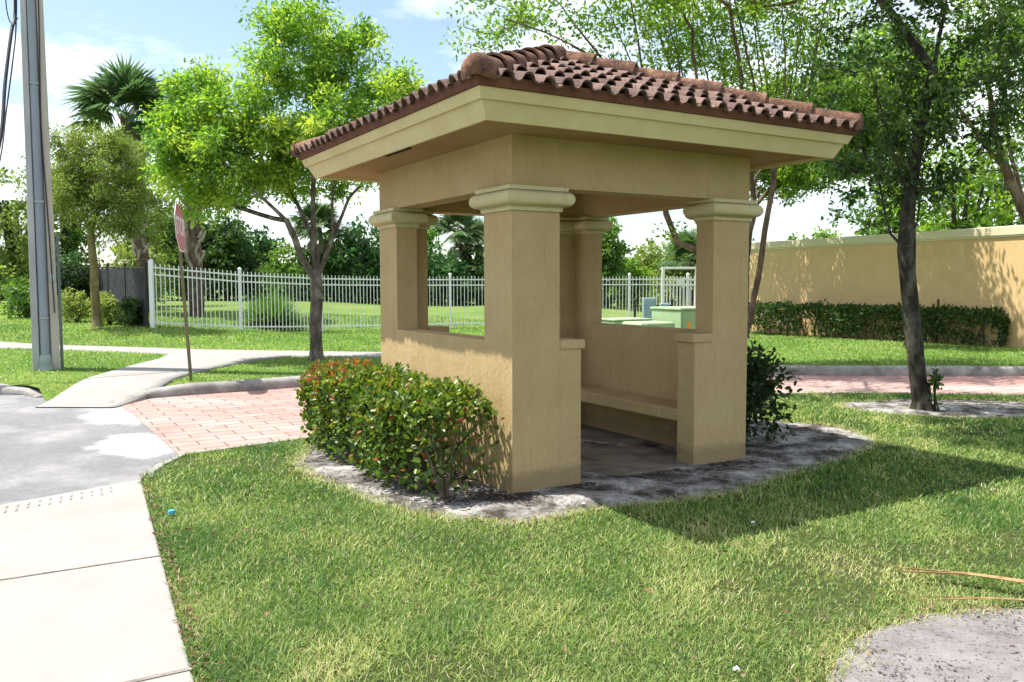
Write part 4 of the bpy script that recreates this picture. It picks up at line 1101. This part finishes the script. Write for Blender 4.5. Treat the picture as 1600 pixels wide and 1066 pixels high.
# ------------------------------------------------------------------ fence, wall, utilities
FP = [(-10.0,23.25),(-8.0,24.65),(-6.05,26.55),(-4.15,27.9),(-2.13,28.9),(0.05,29.6),(2.2,30.05),(4.25,30.3),(6.4,30.5),(8.6,30.6)]
FH = [0.34,0.13,0.03,0.0,0.0,0.0,0.0,0.0,0.0,0.0]
fe = empty('picket_fence', (FP[0][0],FP[0][1],0), "long white metal picket fence crossing the back lawn", "fence")
ox, oy = FP[0]
for i, (x,y) in enumerate(FP):
    g = MB(); hp = 0.052 if i == 0 else 0.04
    g.box(x-ox-hp,x-ox+hp,y-oy-hp,y-oy+hp,FH[i]-.25,FH[i]+1.90); g.lathe([(hp*1.5,FH[i]+1.90),(hp*1.5,FH[i]+1.915),(0.005,FH[i]+1.95)],4,x-ox,y-oy)
    g.build('post', M['white_metal'], fe)
for (x0,y0),(x1,y1),z0,z1 in zip(FP[:-1],FP[1:],FH[:-1],FH[1:]):
    a = Vector((x0-ox,y0-oy,z0)); b = Vector((x1-ox,y1-oy,z1)); L = (b-a).length; d = (b-a)/L; nv = Vector((-d.y,d.x,0)).normalized()
    g = MB()
    def bar(p, q, w, h):
        dd = (q-p).normalized(); sdv = nv*w; upv = Vector((0,0,h))
        vs = [p-sdv-upv,p+sdv-upv,p+sdv+upv,p-sdv+upv,q-sdv-upv,q+sdv-upv,q+sdv+upv,q-sdv+upv]
        g.add(vs,[(0,3,2,1),(4,5,6,7),(0,1,5,4),(1,2,6,5),(2,3,7,6),(3,0,4,7)])
    st = d*0.042
    for hz in (0.20,1.53,1.72): bar(a+st+Vector((0,0,hz)), b-st+Vector((0,0,hz)), 0.016, 0.02)
    n = round(L/0.125)
    for k in range(1,n):
        p = a + (b-a)*(k/n)
        bar2 = [p.x-.010,p.x+.010,p.y-.010,p.y+.010]
        g.box(*bar2, p.z+0.09, p.z+1.83)
    g.build('picket_panel', M['white_metal'], fe)
# tall gate frame rising from the fence line
Yk = 29.9
gx0, gx1 = P(1036,450)[0], P(1088,450)[0]
gf = empty('gate_frame', (gx0,Yk,0), "tall white square framed gate behind the utility boxes", "gate")
g = MB(); 
for x in (0, gx1-gx0): g.box(x-.05,x+.05,-.05,.05,-.2,2.07)
g.box(-.05,gx1-gx0+.05,-.045,.045,2.071,2.15); g.build('frame', M['white_metal'], gf, 0.008)
g = MB(); wv = gx1-gx0
for hz in (0.2,1.5,1.7): g.box(.052,wv-.052,-.016,.016,hz-.02,hz+.02)
for k in range(1,int(wv/.12)): g.box(k*.12-.01,k*.12+.01,-.010,.010,.1,1.8)
g.build('picket_panel', M['white_metal'], gf)
g = MB(); g.box(wv*.4,wv*.62,-.05,-.02,1.56,1.74); g.build('lock_box', M['white_metal'], gf)

# black screened chain link fence on the left
sf = empty('screen_fence', (-10.12,23.2,0.34), "black screened chain link fence left of the white fence", "fence")
pts_ = [Vector((0,0,0)),Vector((-1.7,2.45,0.06)),Vector((-3.4,4.9,0.12)),Vector((-5.1,7.35,0.16))]
for a, b in zip(pts_[:-1],pts_[1:]):
    g = MB(); nv = Vector((-(b-a).y,(b-a).x,0)).normalized()*0.012
    cols = 26
    vs = []
    for sgn in (-1,1):
        for k in range(cols+1):
            p = a.lerp(b,k/cols)+nv*sgn+Vector((nv.x,nv.y,0))*1.2*math.sin(k*1.9)
            vs.append(p+Vector((0,0,0.03))); vs.append(p+Vector((0,0,1.66+0.02*math.sin(k*.8))))
    N = 2*(cols+1); fs = []
    for k in range(cols):
        fs.append((2*k,2*k+2,2*k+3,2*k+1)); fs.append((N+2*k,N+2*k+1,N+2*k+3,N+2*k+2)); fs.append((2*k+1,2*k+3,N+2*k+3,N+2*k+1))
    g.add(vs,fs); g.build('screen', M['black_mesh'], sf)
for p in pts_:
    g = MB(); g.tube([p+Vector((0,0,-.3)),p+Vector((0,0,1.80))],0.038,10); g.lathe([(0.045,p.z+1.80),(0.04,p.z+1.83),(0.01,p.z+1.85)],10,p.x,p.y); g.build('post', M['black'], sf, smooth=40)
g = MB(); g.tube([p+Vector((0,0,1.70)) for p in pts_],0.022,8); g.build('top_rail', M['black'], sf)

# tan boundary wall with cream coping
wA = Vector((6.75,29.0)); wB = Vector((14.6,11.8)); wd = (wB-wA).normalized(); wl = (wB-wA).length
bw = empty('boundary_wall', (wA.x,wA.y,0), "tall tan painted boundary wall with cream coping", "wall", math.atan2(wd.y,wd.x))
g = MB(); g.box(0,wl,0,0.22,-.3,2.62); wm = g.build('wall_panel', M['wall_tan'], bw)
g = MB(); g.sweep([(0,0),(wl,0),(wl,.22),(0,.22)],[(-.02,2.61),(0.03,2.612),(0.03,2.64),(0.055,2.66),(0.055,2.84),(0.035,2.86),(-.1,2.865)]); g.build('coping', M['wall_cap'], bw)
q = Vector((10.55,20.55)); 
g = MB(); g.tube([(0,0,-.1),(0,0,1.12),(0.0,0,1.16)],[0.03,0.03,0.012],8); o = g.build('standpipe', M['pipe']); o.location = (10.42,20.45,0.03)
tag(o, "thin brown pipe standing behind the hedge by the wall", "pipe")

# utility boxes on the far strip
def rounded_box(g, x0,x1,y0,y1,z0,z1): g.box(x0,x1,y0,y1,z0,z1)
RZ = math.pi/2-TH
ub = empty('transformer_cabinet', (3.62,17.9,-0.02), "large pale green transformer cabinet with a dark face and labels", "utility box", RZ-0.10)
g = MB(); g.box(0,1.5,0,1.1,-.1,1.02); g.build('body', M['xf_green'], ub, 0.02)
g = MB(); g.box(-.025,1.525,-.025,1.125,1.022,1.075); g.build('lid', M['xf_green'], ub, 0.015)
for x0 in (0.04,0.77):
    g = MB(); g.box(x0,x0+0.69,-.014,-.002,0.08,0.98); d_ = g.build('door', M['xf_green'], ub, 0.006)
    g = MB(); g.box(x0+0.56,x0+0.60,-.04,-.015,0.45,0.58); g.build('handle', M['xf_dark'], d_)
g = MB(); g.box(0.16,0.24,-.0175,-.0155,0.42,0.78); g.prism([(0.14,-.0175),(0.26,-.0175),(0.26,-.0155),(0.14,-.0155)],0.52,0.62); g.build('warning_label', M['orange'], ub)
g = MB(); g.box(0.40,0.56,-.0175,-.0155,0.52,0.74); g.build('notice', M['signwhite'], ub)
g = MB(); 
for k in range(3): g.box(0.43,0.53-.02*k,-.019,-.0178,0.56+.05*k,0.575+.05*k)
g.build('notice_lines', M['black'], ub)
lb = empty('low_transformer', (2.58,16.6,0.10), "low pale green pad transformer with a rounded dark front", "utility box", RZ-0.10)
g = MB(); g.box(0,0.82,0,0.75,-.1,0.70); g.build('body', M['xf_green'], lb, 0.045, seg=3)
g = MB()
pr_ = [(0.05,0.03),(0.77,0.03),(0.77,0.60)]+[(0.77-0.07+0.07*math.cos(a),0.60+0.07*math.sin(a)) for a in np.linspace(0,math.pi/2,6)]+[(0.12+0.07*math.cos(a)-0.0,0.60+0.07*math.sin(a)) for a in np.linspace(math.pi/2,math.pi,6)]
g.add([(x,-.02,z) for x,z in pr_]+[(x,-.001,z) for x,z in pr_],[tuple(range(len(pr_))),tuple(range(2*len(pr_)-1,len(pr_)-1,-1))]+[(i,(i+1)%len(pr_),len(pr_)+(i+1)%len(pr_),len(pr_)+i) for i in range(len(pr_))])
g.build('front_panel', M['xf_green'], lb)
g = MB()
for k in range(2): g.box(0.16+.03*k,0.172+.03*k,-.024,-.021,0.48,0.56)
g.build('marking', M['black'], lb)
pb = empty('pad_box', (2.25,18.2,0.10), "very low pale green equipment box left of the pad transformer", "utility box", RZ-0.10)
g = MB(); g.box(0,0.95,0,0.8,-.1,0.66); g.build('body', M['xf_green'], pb, 0.03)
g = MB(); g.box(-.02,0.97,-.02,0.82,0.662,0.70); g.build('lid', M['xf_green'], pb, 0.01)
# meter rack with two cabinets
Yk = 24.5; mx0 = P(992,480)[0]
mr = empty('meter_rack', (mx0,Yk,0.0), "black post and rail rack holding the grey blue cabinets", "rack")
wv = P(1050,480)[0]-mx0
for x in (0,wv):
    g = MB(); g.tube([(x,0,-.2),(x,0,1.05)],0.035,8); g.lathe([(0.05,1.05),(0.05,1.10),(0.01,1.13)],8,x,0); g.build('post', M['black'], mr)
for hz in (0.32,0.92):
    g = MB(); g.box(0.03,wv-.03,-.02,.02,hz-.02,hz+.02); g.build('rail', M['black'], mr)
for u0,u1,z0,z1,lb_ in ((1003,1023,.28,1.16,"taller blue grey electrical cabinet on the rack"),(1030,1043,.50,1.0,"smaller blue grey electrical cabinet on the rack")):
    x0_, x1_ = P(u0,480)[0], P(u1,480)[0]
    ec = empty('electrical_cabinet', (x0_,Yk-.05,z0), lb_, "cabinet", group="cabinets on the meter rack")
    w_ = x1_-x0_
    g = MB(); g.box(0,w_,-.22,0.02,0,z1-z0); g.build('body', M['blue_grey'], ec, 0.012)
    g = MB(); g.box(.02,w_-.02,-.236,-.222,.03,z1-z0-.03); d_ = g.build('door', M['blue_grey'], ec, 0.006)
    g = MB(); g.box(w_-.07,w_-.045,-.26,-.237,(z1-z0)*.45,(z1-z0)*.6); g.build('handle', M['black'], d_)

# ------------------------------------------------------------------ concrete pole, cables, stop sign
cp = empty('utility_pole', (-8.23,14.72,0.10), "tall square concrete utility pole with grey conduits", "pole", rad(29))
def taper(g, x0,x1,y0,y1,z0,z1,k):
    g.add([(x0,y0,z0),(x1,y0,z0),(x1,y1,z0),(x0,y1,z0),(x0*k,y0*k,z1),(x1*k,y0*k,z1),(x1*k,y1*k,z1),(x0*k,y1*k,z1)],
          [(0,3,2,1),(4,5,6,7),(0,1,5,4),(1,2,6,5),(2,3,7,6),(3,0,4,7)])
HT = 11.0; kt = 0.66
g = MB(); taper(g,-.215,.215,-.16,.20,-.4,HT,kt); g.build('shaft', M['pole_conc'], cp, 0.012)
g = MB(); taper(g,-.215,-.105,-.235,-.161,-.4,HT,kt); g.build('flange', M['pole_conc'], cp, 0.008)
g = MB(); taper(g,.085,.215,-.235,-.161,-.4,HT,kt); g.build('flange', M['pole_tan'], cp, 0.008)
g = MB(); g.tube([(-.012,-.215,0.05),(-.010,-.16,HT)],[0.072,0.058],14); g.build('conduit', M['conduit'], cp, smooth=50)
g = MB(); g.lathe([(0.125,-.05),(0.125,0.04),(0.12,0.05),(0.122,0.085),(0.115,0.09),(0.118,0.12),(0.10,0.125),(0.098,0.22),(0.088,0.25),(0.088,0.275),(0.074,0.28)],18,-.012,-.225); g.build('conduit_base', M['galv'], cp, smooth=40)
g = MB(); g.box(.218,.268,-.17,-.07,-.2,2.35); g.build('side_channel', M['conduit_d'], cp, 0.006)
g = MB(); g.box(.10,.19,-.2405,-.2365,1.55,1.68); g.build('number_plate', M['galv'], cp)
for zz in (0.9,2.9,4.9):
    g = MB(); g.box(-.085*(1-zz*.02),.062*(1-zz*.02),-.297+zz*.0062,-.225,zz,zz+.03); g.build('conduit_strap', M['galv'], cp)
g = MB(); g.tube([(.155,-.242,1.0),(.12,-.232,2.4),(.06,-.225,4.2),(.10,-.20,6.0),(.12,-.17,8.5)],0.010,6); g.build('ground_wire', M['cable'], cp)
for k, (pts, rr, lb_) in enumerate([
    ([at(22,-60,14.7),at(24,20,14.65),at(18,50,14.4),at(8,130,14.0),at(1,215,13.6),at(-25,330,13.0),at(-60,520,12.5)],0.028,"thick black overhead cable dropping beside the pole"),
    ([at(25,-60,14.7),at(25,40,14.65),at(20,95,14.4),at(9,180,14.1),at(1,245,13.7),at(-25,350,13.1),at(-55,520,12.6)],0.012,"thin black cable hanging behind the thick one"),
    ([at(8,-70,14.0),at(9,0,14.2),at(14,30,14.4),at(20,36,14.55),at(28,28,14.68)],0.009,"thin black wire looping up to the pole")]):
    q = [Vector(p) for p in pts]; fine = []
    for i in range(len(q)-1):
        p0,p1,p2,p3 = q[max(i-1,0)],q[i],q[i+1],q[min(i+2,len(q)-1)]
        for j in range(6):
            s = j/6; fine.append(0.5*((2*p1)+(p2-p0)*s+(2*p0-5*p1+4*p2-p3)*s*s+(3*p1-p0-3*p2+p3)*s**3))
    fine.append(q[-1]); g = MB(); g.tube(fine, rr, 7)
    tag(g.build('overhead_cable', M['cable'], smooth=60), lb_, "cable", group="cables by the concrete pole")

sg = empty('stop_sign', (-4.94,12.9,0.09), "leaning red octagonal STOP sign on a thin rusty post", "sign")
top = Vector(at(279,318,12.95)) - Vector((-4.94,12.9,0.09))
dirp = top.normalized()
g = MB(); a_ = dirp.orthogonal()
LN = top.length
hx = Vector((math.cos(rad(11.5)),math.sin(rad(11.5)),0)); hx = (hx-dirp*hx.dot(dirp)).normalized(); hy = dirp.cross(hx)   # hx: the sign's normal
vs = []
for z in (-.15, LN+.0):
    for a,b in ((-.028,-.03),(.012,-.03),(.012,.03),(-.028,.03)): vs.append(dirp*z + hx*(a-.03) + hy*b)
g.add(vs,[(0,1,2,3),(7,6,5,4),(0,4,5,1),(1,5,6,2),(2,6,7,3),(3,7,4,0)]); g.build('post', M['signpost'], sg)
cz = LN-0.37
def octa(R): return [(R*math.cos(rad(22.5+45*k)),R*math.sin(rad(22.5+45*k))) for k in range(8)]
def plate(R, d0, d1):
    o8 = octa(R); g = MB()
    vs = [dirp*(cz+y)+hy*x+hx*d0 for x,y in o8]+[dirp*(cz+y)+hy*x+hx*d1 for x,y in o8]
    g.add(vs,[tuple(range(7,-1,-1)),tuple(range(8,16))]+[(i,(i+1)%8,8+(i+1)%8,8+i) for i in range(8)]); return g
pn = plate(0.40,-.014,-.008).build('panel', M['signwhite'], sg)
plate(0.378,-.0075,-.005).build('red_face', M['signred'], pn)
fc = bpy.data.curves.new('lettering','FONT'); fc.body = "STOP"; fc.size = 0.345; fc.align_x = 'CENTER'; fc.align_y = 'CENTER'; fc.extrude = 0.0015; fc.offset = 0.006; fc.space_character = 1.08
fc.materials.append(M['signwhite'])
_tmp = bpy.data.objects.new('lettering', fc); COL.objects.link(_tmp); bpy.context.view_layer.update()
_me = bpy.data.meshes.new_from_object(_tmp.evaluated_get(bpy.context.evaluated_depsgraph_get())); bpy.data.objects.remove(_tmp)
fo = bpy.data.objects.new('lettering', _me); COL.objects.link(fo)
mtx = Matrix((hy, dirp, hx)).transposed().to_4x4(); mtx.translation = dirp*cz + hx*(-.002)
fo.parent = pn; fo.matrix_local = mtx @ Matrix.Diagonal((0.80,1.12,1,1))
for zz in (-.25,.25):
    g = MB(); p = dirp*(cz+zz); g.tube([p+hx*(-.03),p+hx*0.004],0.010,8); g.build('bolt', M['galv'], pn)

# far left street details
gr = empty('guardrail', (-26,40,float(hf(-26,40))), "pale guardrail strip at the far left edge", "guardrail")
g = MB(); g.box(-9,3,-.04,.04,.42,.72); g.build('rail', M['signback'], gr, 0.02)
for x in (-8,-5.5,-3,-.5,2): 
    g = MB(); g.box(x-.05,x+.05,.05,.15,-.5,.70); g.build('post', M['signback'], gr)
ss = empty('street_sign', (at(-2,450,38)[0],38,0.6), "small teal street name sign at the far left edge", "sign")
g = MB(); g.tube([(0,0,-.3),(0,0,2.1)],0.03,8); g.build('post', M['signpost'], ss)
g = MB(); g.box(-.45,.45,-.012,.012,1.75,2.05); g.build('panel', M['teal_sign'], ss, 0.004)

# ------------------------------------------------------------------ grass and litter
def vnoise(x, y, seed, sc):
    r = np.random.default_rng(seed); out = np.zeros_like(x)
    for i in range(9):
        a = r.uniform(0,6.283); f = sc*r.uniform(.6,2.2); out += np.sin((x*math.cos(a)+y*math.sin(a))*f + r.uniform(0,6.283))
    return out/4.0
def blades(name, x, y, z, length, width, tint, label, r, lean=0.8):
    n = len(x); a = r.random(n)*6.283; ln = r.uniform(0.15,1.0,n)*lean
    d1 = np.stack([np.cos(a)*ln*.95, np.sin(a)*ln*.95, r.uniform(.45,1.0,n)],1); a2 = a + r.normal(0,.22,n); d2 = np.stack([np.cos(a2)*ln*1.2, np.sin(a2)*ln*1.2, r.uniform(0.0,.7,n)],1)
    d1 /= np.linalg.norm(d1,axis=1,keepdims=True); d2 /= np.linalg.norm(d2,axis=1,keepdims=True)
    b = a + r.normal(np.pi/2,.6,n); s = np.stack([np.cos(b),np.sin(b),np.zeros(n)],1)*(width/2)[:,None]
    p0 = np.stack([x,y,z],1); p1 = p0 + d1*(length*.5)[:,None]; p2 = p1 + d2*(length*.6)[:,None]
    V = np.stack([p0-s*.8,p0+s*.8,p1-s,p1+s,p2],1).reshape(-1,3); i = (np.arange(n)*5)[:,None]
    Q = np.array([[0,1,3,2]])+i; T = np.array([[2,3,4]])+i
    o = npmesh(name, V, [Q,T], M['grass'], None, np.repeat(tint,5)); return tag(o, label, "grass", kind='stuff')
r = np.random.default_rng(123)
bands = [(2.4,4.2,9600,.0033,.044),(4.2,6.0,6600,.0043,.045),(6.0,8.5,3300,.0070,.050),(8.5,12.3,1700,.0110,.054)]
X=[];Yy=[];Ln=[];Wd=[]
lawn_in = [(x,y) for x,y in LAWN]
for y0,y1,den,wd_,ln_ in bands:
    xa, xb = -3.4, 0.66*y1+0.5
    n = int((xb-xa)*(y1-y0)*den); x = r.uniform(xa,xb,n); y = r.uniform(y0,y1,n)
    k = (np.abs(x) < 0.66*y+0.35) & pip(x,y,lawn_in)
    jx, jy = x + r.normal(0,.07,n), y + r.normal(0,.07,n)
    k &= ~(pip(jx,jy,BEDS)) & ~(pip(jx,jy,BARE)) & ~(pip(jx,jy,BEDC) & (r.random(n) < .93))
    thin = vnoise(x,y,5,2.2); k &= ~((thin > .75) & (r.random(n) < .6))
    # worn fringe beside the bare patch and bed
    k &= ~(pip(x-.16,y+.10,[(px_-.0,py_) for px_,py_ in BARE]) & (r.random(n) < .5))
    x, y = x[k], y[k]; X.append(x); Yy.append(y); Ln.append(ln_*r.uniform(.55,1.35,len(x))); Wd.append(wd_*r.uniform(.7,1.3,len(x)))
X=np.concatenate(X);Yy=np.concatenate(Yy);Ln=np.concatenate(Ln);Wd=np.concatenate(Wd)
patch = vnoise(X,Yy,1,1.1)*.13 + vnoise(X,Yy,2,3.4)*.12 + vnoise(X,Yy,3,9.0)*.09
dry = sstep((3.4-np.hypot((X-1.3)*.6,Yy-3.8))/2.4)*.15
ti = np.clip(0.28 + patch*1.3 + dry + r.normal(0,.22,len(X)), 0, 1)
st_ = r.random(len(X)) < (0.05+0.12*np.clip(patch+.1+dry,0,1)); ti[st_] = r.uniform(.72,1.0,st_.sum())
Ln *= 1 + 0.25*np.clip(vnoise(X,Yy,8,1.6),-.8,1)
# flattened straw thatch along the worn edges
tq = []
for poly_, per_, sp_ in ((BARE,90,.075),(BEDS,55,.05),(BEDC,40,.07)):
    A0 = np.array(poly_); q_ = A0[r.integers(0,len(A0),len(A0)*per_)] + r.normal(0,sp_,(len(A0)*per_,2)); tq.append(q_[np.abs(q_[:,0]) < .66*q_[:,1]+.35])
tq = np.concatenate(tq); nt_ = len(tq)
X = np.concatenate([X,tq[:,0]]); Yy = np.concatenate([Yy,tq[:,1]]); Ln = np.concatenate([Ln,r.uniform(.02,.045,nt_)]); Wd = np.concatenate([Wd,r.uniform(.002,.0045,nt_)*np.clip(tq[:,1]/4.5,.8,2.2)]); ti = np.concatenate([ti,np.where(r.random(nt_)<.3,r.uniform(.3,.6,nt_),r.uniform(.72,1.0,nt_))])
Zz = np.full(len(X),-0.004); Zz[-nt_:] = 0.006
blades('lawn_grass', X, Yy, Zz, Ln, Wd, ti, "short mixed grass blades covering the near lawn", r, 1.0)
# far lawn
FARP1 = [(-40,24.5),(-13,21.1),(-9.41,19.75),(-6.9,18.75),(-2.8,17.9),(3.5,17.6),(3.5,16.4),(-2.7,16.75),(-4.5,16.95),(-5.0,16.0),(-5.2,14.9),(-5.3,13.5),(-5.22,12.1),(-5.3,11.0),(-6.38,11.0),(-6.55,12.2),(-6.75,13.8),(-6.88,15.0),(-6.95,16.4),(-7.25,17.6),(-9.6,18.7),(-12,19.45),(-40,22.6)]
n = 300000; x = r.uniform(-17,18,n); y = 11.5 + (32-11.5)*r.random(n)**1.25
k = (np.abs(x) < .66*y+.3) & (y > np.interp(x,kx,ky)+.10) & ~pip(x,y,FARP1) & (x < 7.6 + (26-y)*0.47 + 3.0) 
k &= ~((x>1.9)&(x<4.9)&(y>16.4)&(y<19.4))
x,y = x[k],y[k]; ti = np.clip(0.37 + vnoise(x,y,11,.8)*.10 + vnoise(x,y,12,2.4)*.06 + r.normal(0,.14,len(x)),0,1)
sc = y/16
blades('far_grass', x, y, hf(x,y)-.004, .055*r.uniform(.6,1.3,len(x))*np.clip(sc,.8,1.5), .017*sc*r.uniform(.7,1.3,len(x)), ti, "mown grass beyond the lane and along the path", r, 1.1)

# mulch specks in the beds, dry leaf litter along the edges
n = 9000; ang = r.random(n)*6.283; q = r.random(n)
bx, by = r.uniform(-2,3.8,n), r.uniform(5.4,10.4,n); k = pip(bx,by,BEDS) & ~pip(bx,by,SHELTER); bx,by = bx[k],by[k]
hq = np.array([S2W(tt,ss2)[:2] for tt,ss2 in zip(r.normal(-.36,.2,5200),r.uniform(-.1,3.1,5200))]+[S2W(tt,ss2)[:2] for tt,ss2 in zip(r.uniform(-.1,WX+.5,3600),-np.abs(r.normal(0,.13,3600)))]+[S2W(tt,ss2)[:2] for tt,ss2 in zip(WX+np.abs(r.normal(0,.3,3000)),r.uniform(-.15,1.6,3000))])  # mulch thickened at hedge and walls so its dark colour deepens the shade
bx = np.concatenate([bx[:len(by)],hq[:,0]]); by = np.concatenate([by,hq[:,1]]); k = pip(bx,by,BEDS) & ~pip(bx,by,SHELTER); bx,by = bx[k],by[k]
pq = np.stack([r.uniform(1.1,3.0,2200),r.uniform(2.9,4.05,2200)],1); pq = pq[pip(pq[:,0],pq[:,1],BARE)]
cq = np.stack([r.uniform(4,7.2,2600),r.uniform(9.4,11.3,2600)],1); cq = cq[pip(cq[:,0],cq[:,1],BEDC)]; bx = np.concatenate([bx,cq[:,0]]); by = np.concatenate([by,cq[:,1]])  # more mulch, added to darken the shaded bed under the tree
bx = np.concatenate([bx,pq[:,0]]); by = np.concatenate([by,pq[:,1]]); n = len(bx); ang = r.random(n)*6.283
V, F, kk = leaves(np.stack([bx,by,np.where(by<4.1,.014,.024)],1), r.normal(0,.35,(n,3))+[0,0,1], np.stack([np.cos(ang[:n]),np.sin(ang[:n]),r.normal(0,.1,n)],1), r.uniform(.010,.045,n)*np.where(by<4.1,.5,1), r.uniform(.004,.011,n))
tag(npmesh('mulch', V, F, M['mulch'], None), "dark mulch specks scattered over the sandy beds, thickened to deepen their shade", "mulch", kind='stuff')
n = 420; a = r.uniform(-.2,5.0,n); px_ = np.array([sw(q,-abs(o)) for q,o in zip(a, np.abs(r.normal(0.035,.03,n)))])
n2 = 260; lx, ly = r.uniform(-2.8,3.2,n2), r.uniform(2.9,6.4,n2); k = pip(lx,ly,lawn_in); px2 = np.stack([lx[k],ly[k]],1)
edge = np.array(BEDS); e3 = edge[r.integers(0,len(edge),240)] + r.normal(0,.06,(240,2))
e4 = np.array(BARE)[r.integers(0,len(BARE),120)] + r.normal(0,.05,(120,2))
ke = np.stack([r.uniform(4,11,150), np.interp(np.linspace(4,11,150),kx,ky)],1); ke[:,1] = np.interp(ke[:,0],kx,ky) - np.abs(r.normal(.06,.05,150))
A_ = np.concatenate([px_,px2,e3,e4,ke]); n = len(A_); zz = np.full(n,.016); zz[:len(px_)] = .014; zz[len(px_):len(px_)+len(px2)] = .045; zz[-150:] = -.03
V, F, kk = leaves(np.stack([A_[:,0],A_[:,1],zz],1), r.normal(0,.5,(n,3))+[0,0,1], r.normal(size=(n,3))*[1,1,.25], r.uniform(.012,.046,n), r.uniform(.009,.022,n), 'oval')
tag(npmesh('leaf_litter', V, F, M['litter'], None, np.repeat(np.clip(r.normal(.5,.25,n),0,1),kk)), "dry brown leaf litter along the lawn edges", "leaf litter", kind='stuff')

# fallen palm frond stems on the sand patch
for pts, w_, lb_ in (([(2.22,4.40,.055),(2.42,4.27,.075),(2.62,4.14,.08),(2.95,3.93,.075),(3.4,3.64,.07)],.045,"thick tan dried frond stem lying across the lawn corner"),
                ([(2.12,4.03,.04),(2.35,4.01,.05),(2.6,3.97,.05),(3.0,3.9,.045)],.016,"thin tan dried stem lying below the thick one")):
    g = MB(); n_ = len(pts); vs = []; P_ = [Vector(p) for p in pts]
    for i in range(n_):
        d = (P_[min(i+1,n_-1)]-P_[max(i-1,0)]).normalized(); sd_ = Vector((-d.y,d.x,0)).normalized(); w2 = w_*(.25+.75*i/(n_-1))
        for a_, h_ in ((-1,.25),(-.55,.0),(.55,.0),(1,.25),(.35,.42),(0,.22),(-.35,.42)): vs.append(P_[i]+sd_*a_*w2+Vector((0,0,(h_-.2)*w2*1.1)))
    K = 7; fs = [(i*K+k,i*K+(k+1)%K,(i+1)*K+(k+1)%K,(i+1)*K+k) for i in range(n_-1) for k in range(K)] + [tuple(range(K)),tuple((n_-1)*K+k for k in range(K))]
    g.add(vs, fs)
    for q_ in (-1,1): g.tube([P_[1],P_[0]+Vector((-.10,.03*q_,.0)),P_[0]+Vector((-.2,.05*q_+.02,.01))],[w_*.14,w_*.1,w_*.04],4)
    tag(g.build('frond_stem', M['frond'], smooth=60), lb_, "frond stem", group="fallen frond stems")
g = MB(); g.tube([(2.50,4.00,.03),(2.56,4.035,.06),(2.68,4.03,.055),(2.72,3.97,.03)],0.006,5); g.tube([(2.68,3.88,.015),(2.72,3.80,.03),(2.78,3.84,.03),(2.80,3.95,.02)],0.005,5)
tag(g.build('dead_twig', M['mulch']), "dark curled twig on the sand near the fallen stems", "twig")
g = MB(); g.lathe([(0.028,0.035),(0.030,0.05),(0.027,0.062),(0.015,0.066)],14); o = g.build('bottle_cap', M['blue_cap'], smooth=40); o.location = (-2.35,5.67,-0.012); o.scale = (.8,.8,.9); tag(o, "small blue plastic cap in the grass near the sidewalk", "bottle cap")
for (x,y,lb_) in ((0.50,5.78,"crumpled white scrap at the edge of the sandy bed"),(1.55,5.30,"white scrap lying in the shaded grass"),(0.90,3.26,"white scrap in the grass near the bare sand")):
    g = MB(); r2 = random.Random(int(x*100)); vs = [(0.017*math.cos(k*.785)*r2.uniform(.6,1.1),0.014*math.sin(k*.785)*r2.uniform(.6,1.1),.04+r2.uniform(0,.02)) for k in range(8)]+[(0,0,.065)]
    g.add(vs,[(k,(k+1)%8,8) for k in range(8)]); o = g.build('paper_scrap', M['paper']); o.location = (x,y,0); tag(o, lb_, "litter", group="white scraps of litter")
